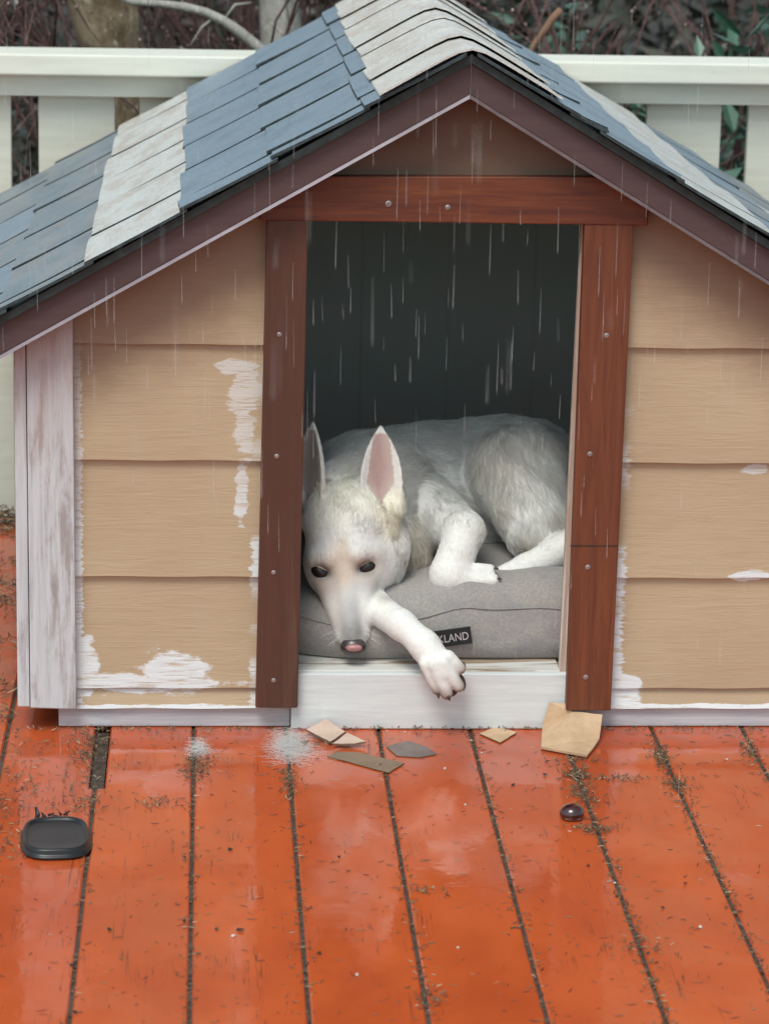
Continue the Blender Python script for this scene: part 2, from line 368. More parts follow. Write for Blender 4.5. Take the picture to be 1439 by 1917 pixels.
# roof: boards, fascia, shingles
EVL, EVR = -.835, .845
YF, YB = -.088, 1.50
for s, ev, lab in ((0, EVL, 'left'), (1, EVR, 'right')):
    sl_ = SLL if s == 0 else SLR
    def P(x, dz, y): return (x, y, ZF-sl_*abs(x-AX)+dz)
    mb = MB(); mb.hexa([P(AX, 0, YF), P(ev, 0, YF), P(ev, 0, YB), P(AX, 0, YB), P(AX, .013, YF), P(ev, .013, YF), P(ev, .013, YB), P(AX, .013, YB)])
    mb.build('roof', M_under, house)
    mb = MB(); h = .047; mx = AX+(.0004 if s else -.0004)
    mb.hexa([P(mx, -h, -.076), P(ev, -h, -.076), P(ev, -h, -.056), P(mx, -h, -.056), P(mx, -.0008, -.076), P(ev, -.0008, -.076), P(ev, -.0008, -.056), P(mx, -.0008, -.056)])
    fa = mb.build('fascia', M_fascia, house, .001)
    mb = MB(); h0, h1 = (.0528, .0472) if s == 0 else (.053, .0472)
    mb.hexa([P(mx, -h0, -.078), P(ev, -h0, -.078), P(ev, -h0, -.06), P(mx, -h0, -.06), P(mx, -h1, -.075), P(ev, -h1, -.075), P(ev, -h1, -.06), P(mx, -h1, -.06)])
    mb.build('trim', M_lilac2 if s else M_lilac, fa)

def shingle_side(sgn, edges, mats, parent):
    sl_ = SLL if sgn < 0 else SLR
    mb = MB(); prev = .02
    for ci, (e, mi) in enumerate(zip(edges, mats)):
        ph = random.uniform(.05, .28); y = YF-.006; first = True
        # courses follow a slowly wandering lower edge
        while y < YB:
            w_ = ph if first else .305
            if isinstance(mi, tuple): m_ = mi[0] if random.random() < mi[2] else mi[1]
            else: m_ = mi
            y1 = min(y+w_-.019, YB+.008); first = False
            y1 = max(y1, y+.01)
            je = random.uniform(-.005, .005); lift = random.uniform(.004, .0075); j0 = random.uniform(-.005, .003) if y < YF+.01 else 0
            ns, nt = 4, 4; s0, s1 = prev-.012, e+je
            grid = []
            for a in range(ns+1):
                for b in range(nt+1):
                    u_ = a/ns; v_ = b/nt; s_ = s0+(s1-s0)*u_
                    z_ = ZF+.0135-sl_*s_+.002+lift*u_**1.6+.0012*math.sin(v_*5+ci)*u_
                    yy_ = y+(y1-y)*v_+(j0 if b == 0 else 0)
                    grid.append((AX+sgn*(s_+.002*math.sin(v_*3.1+ci*2)*u_), yy_, z_))
            N = len(grid); top = [(x, yy_, z_+.005) for x, yy_, z_ in grid]
            F = []
            for a in range(ns):
                for b in range(nt):
                    i0 = a*(nt+1)+b; q_ = (i0, i0+1, i0+nt+2, i0+nt+1); F += [q_[::-1], tuple(N+k for k in q_)]
            for a in range(ns):
                for b in (0, nt):
                    i0 = a*(nt+1)+b; i1 = i0+nt+1; F.append((i0, i1, N+i1, N+i0))
            for b in range(nt):
                for a in (0, ns):
                    i0 = a*(nt+1)+b; i1 = i0+1; F.append((i0, i1, N+i1, N+i0))
            nf = 2*ns*nt; mb.poly(grid+top, F, m_)
            for q_ in range(len(mb.mi)-(len(F)-nf), len(mb.mi)): mb.mi[q_] = 4
            y += w_
        prev = e
    return mb.build('shingles', [M_blue, M_blue2, M_wsh, M_cap, M_edge], parent)
shingle_side(-1, [.160, .295, .428, .566, .695, .852], [0, 0, 0, 2, 1, (1, 0, .6)], house)
shingle_side(+1, [.160, .205, .322, .47, .60, .72, .86], [0, 0, 0, (2, 2, .8), (1, 0, .5), (1, 2, .8), 1], house)
# ridge caps
mb = MB(); y = YF-.008; i = 0
while y < YB-.02:
    ex = .175+random.uniform(-.02, .02); n = 14; half = .158+random.uniform(-.004, .004); pts = []
    for v in (0, .5, 1):
        for k in range(n+1):
            s = -half+2*half*k/n; x = AX+.862*s; sl_ = SLL if s < 0 else SLR
            lf = (.0050+.003*math.sin(i*2.1))*(1-v)**1.5+.001
            z = ZF+.0165-sl_*math.sqrt((.862*s)**2+.018**2)+.008+lf
            yy_ = y+(ex+.02)*v+.006*math.sin(s*14+i*1.7)*(1-v)+(.010*abs(s)/half if v == 0 else 0)*(1 if i % 2 else -.3)
            pts.append((x, min(yy_, YB+.01), z))
    N = len(pts); top = [(a, b, c+.003) for a, b, c in pts]; F = []
    for r in range(2):
        for k in range(n):
            i0 = r*(n+1)+k; q_ = (i0, i0+1, i0+n+2, i0+n+1); F += [q_, tuple(N+t for t in q_[::-1])]
    for k in range(n):
        for r in (0, 2): i0 = r*(n+1)+k; F.append((i0, i0+1, N+i0+1, N+i0))
    for r in range(2):
        for k in (0, n): i0 = r*(n+1)+k; i1 = i0+n+1; F.append((i0, i1, N+i1, N+i0))
    mb.poly(pts+top, F, 0); y += ex; i += 1
mb.build('ridge_cap', M_cap, house, smooth=False)

# ------------------------------------------------------------------ dog bed
def bed_mat():
    g = G('bed_fabric'); n1 = g.noise(g.co, 260, 3, .6); n2 = g.noise(g.map((9, 9, 14)), 1.6, 5, .6)
    c = g.mix(g.rng(n1, .35, .65), (.36, .33, .305), (.29, .265, .25)); c = g.mix(g.rng(n2, .4, .65, 0, .5), c, (.23, .215, .235))
    return g.set(Base_Color=c, Roughness=.9, Sheen_Weight=.3, Normal=g.bump(g.mth('ADD', g.mth('MULTIPLY', n1, .4), n2), .5, .004))
M_bed = bed_mat(); M_bed2 = flat_mat('bed_gusset', (.12, .105, .115), .9, .15, 200, .3, Sheen_Weight=.2)
BX0, BX1, BY0, BY1, BZ0 = -.30, .36, .045, .72, .0895
bed = empty('dog_bed', (0, .4, BZ0), 'grey fabric dog mattress with a black name tag on its front, filling the kennel floor', 'dog bed')
def bed_top(x, y):
    t = .105+.012*math.sin(x*7+1)+.008*math.sin(y*9)
    t += .030*max(0, min(1, (x+.12)/.36))**2*(3-2*max(0, min(1, (x+.12)/.36)))*math.exp(-((y-.085)/.055)**2)+.004*math.sin(x*23+y*17)      # fuller towards the right
    return t
def superring(t, hx, hy, n=5.0):
    c, s = math.cos(t), math.sin(t); return hx*math.copysign(abs(c)**(2/n), c), hy*math.copysign(abs(s)**(2/n), s)
mb = MB(); K = 120; cx_, cy_ = (BX0+BX1)/2, (BY0+BY1)/2; hx, hy = (BX1-BX0)/2, (BY1-BY0)/2
prof = [(.93, 0), (.985, .08), (1.0, .28), (1.0, .48), (.987, .66), (.955, .82), (.90, .93), (.82, .985), (.6, 1.0), (.3, 1.0)]
_ds = np.array([superring(2*math.pi*k/4000, hx, hy) for k in range(4001)]); _ln = np.concatenate([[0], np.cumsum(np.linalg.norm(np.diff(_ds, axis=0), axis=1))])
_rs = [(float(np.interp(_ln[-1]*k/K, _ln, _ds[:, 0])), float(np.interp(_ln[-1]*k/K, _ln, _ds[:, 1]))) for k in range(K)]
V = []
for (rs, hz) in prof:
    for k in range(K):
        dx, dy = _rs[k]; sh = 1-rs
        ex_ = dx-math.copysign(min(abs(dx), sh*hx), dx) if rs > .7 else dx*rs/.8*.8; ey_ = dy-math.copysign(min(abs(dy), sh*hx), dy) if rs > .7 else dy*rs/.8*.8
        x, y_ = cx_+ex_, cy_+ey_
        wob = .004*noise.noise((x*14, y_*14, hz*4))
        V.append((x+wob, y_+wob+.010*math.sin(x*9+.5)*(1 if dy < 0 else 0)*hz, BZ0+bed_top(x, y_)*hz+(.011*noise.noise((x*13, y_*13, 3+hz)) if hz > .4 else 0)))
nR = len(prof); F = [(r*K+k, r*K+(k+1) % K, (r+1)*K+(k+1) % K, (r+1)*K+k) for r in range(nR-1) for k in range(K)]
F += [tuple(range(K-1, -1, -1)), tuple(range((nR-1)*K, nR*K))]
mb.poly(V, F); cs = mb.build('cushion', M_bed, bed, smooth=True)
# piping seam round the top of the side
mb = MB(); pts = []
for k in range(K+1):
    v = V[4*K+k % K]; d = Vector((v[0]-cx_, v[1]-cy_, 0)).normalized()*.0012; pts.append((v[0]+d.x, v[1]+d.y, v[2]))
mb.tube(pts, .0011, 6); mb.build('piping', M_bed, cs, smooth=True)
# name tag
M_tag = flat_mat('tag_black', (.015, .015, .016), .6, .1, 100, .1); M_tagt = flat_mat('tag_letters', (.55, .48, .50), .6, .05, 100, .05)
TA, TB = at(788, 1186, .036), at(882, 1173, .036)
TA2, TB2 = at(790, 1217, .036), at(882, 1203, .036)
ux = Vector(TB-TA); wd = ux.length; ux.normalize(); uz = Vector(TA-TA2); ht = uz.length; uz.normalize()
uz = (uz-ux*uz.dot(ux)).normalized(); un = ux.cross(uz)
def tagp(a, b, c=0): return Vector(TA2)+ux*a*wd+uz*b*ht+un*(-c if un.y > 0 else c)
mb = MB(); mb.hexa([tagp(0, 0, -.002), tagp(1, 0, -.002), tagp(1, 1, -.002), tagp(0, 1, -.002), tagp(0, 0, .001), tagp(1, 0, .001), tagp(1, 1, .001), tagp(0, 1, .001)])
tg = mb.build('tag', M_tag, bed)
ft = bpy.data.curves.new('lettering', 'FONT'); ft.body = 'KIRKLAND'; ft.align_x = 'CENTER'; ft.align_y = 'CENTER'; ft.size = 1.0; ft.extrude = .01
tmp = bpy.data.objects.new('lettering', ft); COL.objects.link(tmp); bpy.context.view_layer.update()
me = bpy.data.meshes.new_from_object(tmp.evaluated_get(bpy.context.evaluated_depsgraph_get())); bpy.data.objects.remove(tmp)
xs_ = [v.co.x for v in me.vertices]; ys_ = [v.co.y for v in me.vertices]; ww = max(xs_)-min(xs_); hh = max(ys_)-min(ys_); mx_ = (max(xs_)+min(xs_))/2; my_ = (max(ys_)+min(ys_))/2
for v in me.vertices:
    a = (v.co.x-mx_)/ww*.88+.5; b = (v.co.y-my_)/hh*.46+.5; v.co = tagp(a, b, .0014+v.co.z*.02)-Vector(wloc(tg))
me.materials.clear(); me.materials.append(M_tagt); lo = bpy.data.objects.new('lettering', me); COL.objects.link(lo); lo.parent = tg

# ------------------------------------------------------------------ dog: one body grown from a signed distance field
class SDF:
    def __init__(s, lo, hi, h):
        s.h = h; s.lo = np.array(lo); s.n = np.ceil((np.array(hi)-s.lo)/h).astype(int)+1
        s.D = np.full(s.n, 1.0, np.float32)
    def region(s, lo, hi):
        a = np.maximum(((np.array(lo)-s.lo)/s.h).astype(int), 0); b = np.minimum(((np.array(hi)-s.lo)/s.h).astype(int)+2, s.n)
        ax = [s.lo[i]+s.h*np.arange(a[i], b[i]) for i in range(3)]
        return (slice(a[0], b[0]), slice(a[1], b[1]), slice(a[2], b[2])), np.stack(np.meshgrid(*ax, indexing='ij'), -1)
    def smin(s, sl, d, k):
        c = s.D[sl]; hh = np.maximum(k-np.abs(c-d), 0)/k; s.D[sl] = np.minimum(c, d)-hh*hh*k*.25
    def smax(s, sl, d, k):
        c = s.D[sl]; hh = np.maximum(k-np.abs(c-d), 0)/k; s.D[sl] = np.maximum(c, d)+hh*hh*k*.25
def d_cap(P, a, b, ra, rb):
    ab = b-a; L2 = ab@ab; t = np.clip(((P-a)@ab)/L2, 0, 1); q = a+t[..., None]*ab
    return np.linalg.norm(P-q, axis=-1)-(ra+(rb-ra)*t)
def d_ell(P, c, R3, B):
    q = (P-c)@B.T; k0 = np.linalg.norm(q/R3, axis=-1); k1 = np.linalg.norm(q/(R3*R3), axis=-1)+1e-9
    return k0*(k0-1)/k1
def surface_nets(D, lo, h):
    ins = D < 0; n = np.array(D.shape)
    c = np.zeros(n-1, np.uint8)
    for i in (0, 1):
        for j in (0, 1):
            for k in (0, 1): c += ins[i:n[0]-1+i, j:n[1]-1+j, k:n[2]-1+k]
    act = (c > 0) & (c < 8); idx = np.full(n-1, -1, np.int64); ijk = np.argwhere(act); idx[act] = np.arange(len(ijk))
    corners = np.array([(i, j, k) for i in (0, 1) for j in (0, 1) for k in (0, 1)])
    val = np.stack([D[ijk[:, 0]+q[0], ijk[:, 1]+q[1], ijk[:, 2]+q[2]] for q in corners], 1)
    acc = np.zeros((len(ijk), 3)); cnt = np.zeros(len(ijk))
    for a in range(8):
        for b in range(a+1, 8):
            if np.abs(corners[a]-corners[b]).sum() != 1: continue
            va, vb = val[:, a], val[:, b]; m = (va < 0) != (vb < 0); t = np.where(m, va/np.where(m, va-vb, 1), 0)
            acc += np.where(m[:, None], corners[a]+t[:, None]*(corners[b]-corners[a]), 0); cnt += m
    V = lo+h*(ijk+acc/cnt[:, None]); F = []
    for ax in range(3):
        o1, o2 = [(1, 2), (2, 0), (0, 1)][ax]
        sa = [slice(None)]*3; sb = [slice(None)]*3; sa[ax] = slice(0, -1); sb[ax] = slice(1, None)
        m = ins[tuple(sa)] != ins[tuple(sb)]; q = np.argwhere(m); q = q[(q[:, o1] > 0) & (q[:, o2] > 0) & (q[:, o1] < n[o1]-1) & (q[:, o2] < n[o2]-1)]
        e1 = np.zeros(3, int); e1[o1] = 1; e2 = np.zeros(3, int); e2[o2] = 1
        g_ = lambda p: idx[p[:, 0], p[:, 1], p[:, 2]]
        quad = np.stack([g_(q-e1-e2), g_(q-e2), g_(q), g_(q-e1)], 1); flip = ins[q[:, 0], q[:, 1], q[:, 2]]
        quad[~flip] = quad[~flip][:, ::-1]; F.append(quad)
    return V, np.concatenate(F)

VX = np.stack([CR, CU, -CF])          # frame: photo right, photo up, toward the viewer
def A(px, py, y): return np.array(at(px, py, y))
H = .0025
S = SDF((-.33, -.12, .03), (.37, .56, .56), H)
PR = []       # (kind, data, flow, furlen, tint) for fur direction and colour
WHITE = np.array([.84, .83, .80]); CREAM = np.array([.88, .85, .73]); TAN = np.array([.55, .45, .33]); GREY = np.array([.46, .46, .46]); PINK = np.array([.56, .36, .34]); PAD = np.array([.12, .075, .06])
def cap(a, b, ra, rb, k=.02, fur=.012, flow=None, tint=WHITE):
    a, b = A(*a), A(*b); r = max(ra, rb)+k*1.5+.004
    sl_, P_ = S.region(np.minimum(a, b)-r, np.maximum(a, b)+r); S.smin(sl_, d_cap(P_, a, b, ra, rb).astype(np.float32), k)
    d = b-a; d = d/np.linalg.norm(d); PR.append(('c', (a, b, ra, rb), d if flow is None else flowv(flow), fur, tint))
def flowv(f): v = CR*f[0]-CU*f[1]+(-CF)*(f[2] if len(f) > 2 else 0); return v/np.linalg.norm(v)
def ell(c, R3, k=.03, fur=.02, flow=(1, .3), tint=WHITE, rot=0.):
    c = A(*c); R3 = np.array(R3); r = R3.max()+k*1.5+.004; B = VX.copy()
    if rot: cs_, sn_ = math.cos(rot), math.sin(rot); B = np.stack([cs_*VX[0]-sn_*VX[1], sn_*VX[0]+cs_*VX[1], VX[2]])   # rot>0: clockwise in the picture
    sl_, P_ = S.region(c-r, c+r); S.smin(sl_, d_ell(P_, c, R3, B).astype(np.float32), k); PR.append(('e', (c, R3, B), flowv(flow), fur, tint))
# trunk of the body, curled from the shoulders (left) to the rump (right)
ell((690, 915, .36), (.105, .095, .11), .03, .022, (1, -.1))
ell((790, 935, .41), (.135, .128, .12), .04, .022, (1, .15))
ell((885, 918, .45), (.13, .118, .12), .04, .020, (1, .25))
ell((965, 905, .43), (.125, .112, .12), .04, .020, (.8, .6))
ell((1040, 960, .40), (.09, .10, .11), .04, .020, (.4, .9))
# neck and throat
cap((705, 930, .29), (648, 945, .175), .092, .068, .04, .020, (.9, -.5))
ell((745, 1030, .225), (.058, .072, .07), .03, .022, (.1, 1), np.array([.68, .62, .52]))

# thigh
cap((968, 885, .325), (1005, 990, .235), .084, .053, .020, .018, (.35, 1))
cap((1008, 990, .23), (1050, 1035, .19), .046, .030, .012, .014, (.6, .8), WHITE*.97)
cap((1085, 1012, .165), (985, 1062, .150), .028, .021, .010, .009, (-1, .4))
cap((985, 1062, .150), (945, 1076, .145), .021, .017, .010, .006, (-1, .2))
# bent left foreleg
cap((800, 955, .27), (868, 998, .165), .052, .032, .018, .016, (.5, .9))
cap((870, 992, .155), (842, 1074, .108), .031, .0315, .012, .010, (-.2, 1))
cap((842, 1080, .108), (888, 1086, .100), .0315, .021, .010, .006, (1, .1))
for a, b, r in (((893, 1068, .104), (916, 1068, .104), .0125), ((893, 1086, .092), (922, 1086, .090), .0130), ((884, 1102, .090), (910, 1103, .088), .0115)):
    cap(a, b, r, r*.85, .0025, .003)
# right foreleg laid over the edge of the bed, paw hanging before the sill
cap((670, 1100, .15), (698, 1134, .080), .036, .0255, .015, .007, (.3, 1))
cap((698, 1134, .078), (750, 1170, .010), .0260, .0240, .012, .006)
cap((750, 1168, .010), (794, 1208, -.028), .0220, .0230, .010, .006)
cap((794, 1208, -.028), (826, 1254, -.050), .0230, .0265, .010, .005)
toes = [((797, 1243, -.057), (818, 1291, -.060), .0110), ((812, 1243, -.064), (836, 1299, -.067), .0120), ((828, 1240, -.064), (858, 1285, -.066), .0120), ((838, 1230, -.055), (861, 1252, -.056), .0115)]
for a, b, r in toes: cap(a, b, r*1.0, r*.82, .003, .0025, None, WHITE*.98)
cap((832, 1262, -.044), (852, 1278, -.042), .018, .014, .006, .003, None, WHITE*.7)
cap((796, 1197, -.022), (810, 1203, -.030), .009, .007, .006, .006)
# head, grown apart so that it does not melt into the foreleg below it
SBODY = S; S = SDF((-.33, -.12, .03), (.37, .56, .56), H)
up = (-.05, -1)
ell((650, 978, .125), (.066, .070, .066), .03, .013, up, CREAM*.5+WHITE*.5)
ell((645, 1020, .105), (.057, .060, .055), .02, .009, up)
cap((617, 1045, .065), (594, 1046, .077), .016, .014, .016, .006, up); cap((669, 1037, .062), (694, 1034, .075), .016, .014, .016, .006, up)
ell((604, 1060, .110), (.029, .042, .038), .02, .007, (-.4, -1)); ell((696, 1052, .107), (.030, .046, .040), .02, .008, (.5, -1))
cap((643, 1052, .114), (659, 1184, .054), .061, .0240, .012, .006, up)
cap((617, 1085, .078), (646, 1188, .046), .023, .0140, .014, .006, (-.2, -1)); cap((679, 1080, .076), (675, 1184, .044), .023, .0140, .014, .006, (.2, -1))
cap((645, 1070, .062), (659, 1192, .024), .015, .0120, .014, .003, up, WHITE*.9)
cap((655, 1110, .130), (664, 1196, .070), .034, .018, .008, .007, up, WHITE*.95)
ell((661, 1204, .030), (.0205, .016, .018), .006, .002, up, GREY*.6)
# ears: curved leaf-shaped shells, hollow side toward N
def ear(B0, T0, Nf, hw, thick=.0050, cup=.34, base_fur=True):
    B0, T0 = A(*B0), A(*T0); ax = T0-B0; L = np.linalg.norm(ax); ax /= L; Nv = flowv(Nf); Nv = Nv-ax*(Nv@ax); Nv /= np.linalg.norm(Nv); sd_ = np.cross(ax, Nv)
    sl_, P_ = S.region(np.minimum(B0, T0)-.06, np.maximum(B0, T0)+.06); q = P_-B0; t = (q@ax)/L; s_ = q@sd_; n_ = q@Nv
    tt = np.clip(t, -.25, 1.0); wv = hw*(1-np.clip((tt-.10)/.90, 0, 1)**2.1)**.95; wv = np.where(tt < .10, hw*(1-.5*(tt-.10)**2), wv)+.0005
    u_ = np.clip(s_/np.maximum(wv, .004), -1.6, 1.6); surf = hw*(cup*2.2)*(u_*u_)*wv/hw*.5-.004
    d1 = np.abs(n_-surf)-thick*(1.25-.5*np.clip(t, 0, 1)); d2 = np.abs(s_)-wv; d3 = np.maximum(-(t+.22)*L, (t-1)*L)
    d = np.maximum(np.maximum(d1*.8, d2), d3); S.smin(sl_, d.astype(np.float32), .006)
    return B0, ax, L, Nv, sd_, hw
earR = ear((711, 920, .115), (713, 797, .130), (.22, .10, 1), .0345, cup=.30)
earL = ear((583, 915, .125), (583, 790, .145), (-.75, .1, .9), .032)
ell((722, 1022, .136), (.036, .062, .042), .032, .017, (.45, 1)); cap((733, 948, .118), (722, 985, .108), .015, .018, .010, .016, (.35, 1), CREAM); cap((706, 952, .098), (716, 968, .098), .010, .010, .008, .013, (.25, 1), CREAM); cap((690, 945, .115), (672, 925, .13), .02, .018, .015, .010, (.3, -1), CREAM)
cap((600, 945, .12), (590, 975, .12), .02, .02, .015, .010, (-.3, .6), WHITE)
hb = S; S = SBODY; S.smin((slice(None),)*3, hb.D, .007)
# eye sockets: shallow slits
EYL, EYR = ((600, 1071, .058), 1.0), ((686, 1062, .055), -1.0)
for (c_, sg) in (EYL, EYR):
    c = A(*c_); sl_, P_ = S.region(c-.035, c+.035)
    an = -.50 if sg < 0 else .42; B = VX.copy(); cs_, sn_ = math.cos(an), math.sin(an); B = np.stack([cs_*VX[0]-sn_*VX[1], sn_*VX[0]+cs_*VX[1], VX[2]])
    S.smax(sl_, -d_ell(P_, c+(-CF)*.010, np.array([.0155, .0082, .024]), B).astype(np.float32), .005)
Vb, Fb = surface_nets(S.D, S.lo, H)
# keep largest connected piece, relax a little
def relax(V, F, it, lam=.5):
    E_ = np.concatenate([F[:, [0, 1]], F[:, [1, 2]], F[:, [2, 3]], F[:, [3, 0]]]); E_ = np.concatenate([E_, E_[:, ::-1]]); cnt = np.bincount(E_[:, 0], minlength=len(V)).clip(1)[:, None]
    for _ in range(it):
        acc = np.stack([np.bincount(E_[:, 0], weights=V[E_[:, 1], i], minlength=len(V)) for i in range(3)], 1); V = V+lam*(acc/cnt-V)
    return V
Vb = relax(Vb, Fb, 3)
fn = np.cross(Vb[Fb[:, 2]]-Vb[Fb[:, 0]], Vb[Fb[:, 3]]-Vb[Fb[:, 1]]); area = np.linalg.norm(fn, axis=1)/2; fn /= (2*area[:, None]+1e-12)
vn = np.zeros_like(Vb)
for j in range(4): np.add.at(vn, Fb[:, j], fn*area[:, None])
vn /= np.linalg.norm(vn, axis=1)[:, None]+1e-12
print('dog verts', len(Vb), 'faces', len(Fb))
def prim_d(P_, pr):
    return d_cap(P_, *pr[1]) if pr[0] == 'c' else d_ell(P_, *pr[1])
def to_px(P_):
    v = P_-CAM; z = v@CF; return np.stack([PW/2+FPX*(v@CR)/z, PH/2-FPX*(v@CU)/z], 1)
def fields(P_):
    W_ = np.zeros(len(P_)); Fl = np.zeros((len(P_), 3)); Ln = np.zeros(len(P_)); C_ = np.zeros((len(P_), 3))
    for pr in PR:
        w_ = np.exp(-np.maximum(prim_d(P_, pr), -.004)/.007).clip(0, 4); W_ += w_; Fl += w_[:, None]*pr[2]; Ln += w_*pr[3]; C_ += w_[:, None]*pr[4]
    W_ = W_+1e-9; Fl /= W_[:, None]; Ln /= W_; C_ /= W_[:, None]; 
    def blob(cx, cy, y, r, col, amt, rx=1.):
        c = A(cx, cy, y); q = P_-c; d = np.sqrt(((q@CR)/rx)**2+(q@CU)**2+(q@CF)**2)
        a = (amt*np.clip(1.4-d/r, 0, 1)**1.2).clip(0, 1)[:, None]; C_[:] = C_*(1-a)+col*a
    # colouring of the coat in patches, some of them painted shade
    blob(640, 915, .10, .05, CREAM, .5); blob(612, 1020, .06, .03, np.array([.80, .81, .84]), .6); blob(678, 1010, .06, .03, np.array([.80, .81, .84]), .6); blob(643, 1025, .05, .022, np.array([.72, .66, .54]), .6, .45)
    blob(642, 1072, .045, .030, np.array([.68, .54, .42]), .75, .7); blob(630, 1045, .05, .026, np.array([.74, .62, .50]), .6, .8); blob(668, 1055, .05, .016, np.array([.60, .47, .40]), .6)
    blob(652, 1115, .05, .022, GREY*1.15, .7, .6); blob(655, 1145, .035, .024, GREY*1.0, .85, .6); blob(659, 1172, .025, .024, GREY*.85, .9, .75); blob(661, 1192, .018, .022, GREY*.5, 1., .9); blob(608, 1098, .06, .024, np.array([.60, .50, .46]), .75); blob(684, 1092, .06, .022, np.array([.52, .52, .52]), .75); blob(632, 1170, .04, .016, np.array([.64, .57, .56]), .6); blob(690, 1165, .04, .016, np.array([.60, .58, .60]), .6)
    blob(728, 965, .10, .028, np.array([.84, .77, .60]), .7)
    blob(765, 1075, .15, .05, TAN*1.1, .45); blob(922, 885, .27, .06, np.array([.72, .65, .55]), .4); blob(985, 1035, .19, .035, np.array([.50, .42, .32]), .7)
    blob(942, 955, .25, .035, np.array([.54, .45, .34]), .5, .5); blob(720, 1110, .05, .02, TAN*.5, .5)  # last blob paints the shade between cheek and foreleg
    blob(1052, 965, .18, .025, np.array([.16, .11, .08]), .8)  # shade of the gap by the hind leg, painted dark
    for c_ in ((818, 1303, -.060), (838, 1309, -.067), (866, 1286, -.060), (868, 1258, -.052)): blob(*c_, .021, PAD*2.2, .95)
    blob(866, 1275, -.045, .020, PAD*1.5, .95); blob(846, 1300, -.05, .012, PAD*1.3, .8)
    for c_ in ((600, 1071, .056), (686, 1062, .053)): blob(*c_, .030, np.array([.58, .48, .40]), .55, 1.2); blob(*c_, .0145, np.array([.10, .075, .065]), 1.0, 1.4)
    skin = np.zeros(len(P_), bool)
    for e_i, (B0, ax, L, Nv, sd_, hw) in enumerate((earR, earL)):
        q = P_-B0; t = (q@ax)/L; s_ = (q@sd_)/hw; m = (t > -.18) & (t < 1.02) & (np.abs(s_) < 1.15) & (np.abs(q@Nv) < .03)
        back = m & (t > .05)
        Ln[back] = np.minimum(Ln[back], .006); Fl[back] = ax*1.0; C_[back] = WHITE*.97
        inner = m & (np.abs(s_+.12*np.clip(.3-t, 0, .5)) < .72*(1-.55*np.clip(t, 0, 1))*np.clip((t+.20)/.34, .12, 1)) & (t < .88)
        fr = (INN[e_i](P_)) if INN else np.ones(len(P_), bool)
        inner &= fr
        col = PINK*.85 if e_i == 0 else np.array([.36, .33, .31]); g1 = np.clip(1.25-np.abs(s_-(-.1))*1.2-np.abs(t-.35)*.9, 0, 1)[:, None]  # ear shading put into the colour, duskier at the centre
        C_[inner] = (col*g1+np.array([.66, .56, .50])*(1-g1))[inner]; skin |= inner; Ln[inner] = .0045
    return Fl, Ln, C_.clip(0, 1), skin
INN = None
_facing = {}
class _Inn:
    def __init__(s, e): s.e = e
    def __call__(s, P_):
        return s.mask
INN = [_Inn(earR), _Inn(earL)]
def set_facing(N_, ):
    for i, e in enumerate((earR, earL)): INN[i].mask = (N_@e[3]) > .25
set_facing(vn); _, _, Cv, _ = fields(Vb)
dog_loc = (0, .3, .19)
dog = empty('dog', dog_loc, 'white dog curled on the grey bed, head low, one forepaw hanging over the sill', 'dog')
me = bpy.data.meshes.new('body'); me.from_pydata((Vb-np.array(dog_loc)).tolist(), [], Fb.tolist()); me.polygons.foreach_set('use_smooth', [True]*len(Fb))
ca = me.color_attributes.new('tint', 'FLOAT_COLOR', 'POINT'); ca.data.foreach_set('color', np.concatenate([Cv, np.ones((len(Cv), 1))], 1).reshape(-1).astype(np.float32))
g = G('dog_coat'); at_ = g.n('Attribute', attribute_name='tint').outputs['Color']; n1 = g.noise(g.map((1, 1, 1)), 140, 4, .6)
M_body = g.set(Base_Color=g.mix(g.rng(n1, .3, .7, 0, .25), at_, (.5, .47, .42)), Roughness=.8, Normal=g.bump(n1, .3, .002), Subsurface_Weight=.12, Subsurface_Radius=(.01, .007, .005), Subsurface_Scale=.5)
me.materials.append(M_body); body = bpy.data.objects.new('body', me); COL.objects.link(body); body.parent = dog
# fur
g = G('dog_fur'); at_ = g.n('Attribute', attribute_name='tint').outputs['Color']
M_fur = g.set(Base_Color=at_, Roughness=.65, Specular_IOR_Level=.25, Subsurface_Weight=0.)
NF = 170000
pxy = to_px(Vb[Fb].mean(1)); fc = Vb[Fb].mean(1)
vis = ((fc-CAM)*fn).sum(1) < .03*np.linalg.norm(fc-CAM, axis=1)*10
wgt = area*np.where(vis, 1.0, .25); hd = (pxy[:, 0] < 780) & (fc[:, 1] < .2); wgt = wgt*np.where(hd, 2.2, 1.0)
pick_ = RNG.choice(len(Fb), NF, p=wgt/wgt.sum()); u1, u2 = RNG.random((2, NF, 1))
P0 = (Vb[Fb[pick_, 0]]*(1-u1)+Vb[Fb[pick_, 1]]*u1)*(1-u2)+(Vb[Fb[pick_, 3]]*(1-u1)+Vb[Fb[pick_, 2]]*u1)*u2
Nn = fn[pick_]; set_facing(Nn); Fl, Ln, Cf, skin = fields(P0)
keep = ~(skin & (RNG.random(NF) < .55))
epx = [A(*EYL[0]), A(*EYR[0])]
for e_ in epx: keep &= np.linalg.norm(P0-e_, axis=1) > .0150
keep &= np.linalg.norm(P0-A(661, 1208, .018), axis=1) > .020
P0, Nn, Fl, Ln, Cf = P0[keep], Nn[keep], Fl[keep], Ln[keep], Cf[keep]; n = len(P0)
def lown(P_, f, s): return np.sin(P_[:, 0]*f+s)*np.cos(P_[:, 1]*f*1.3+s*2)+np.sin(P_[:, 2]*f*1.1+s*3+P_[:, 0]*f*.7)
tan_ = Fl-(Fl*Nn).sum(1, keepdims=True)*Nn; tan_ /= np.linalg.norm(tan_, axis=1, keepdims=True)+1e-9
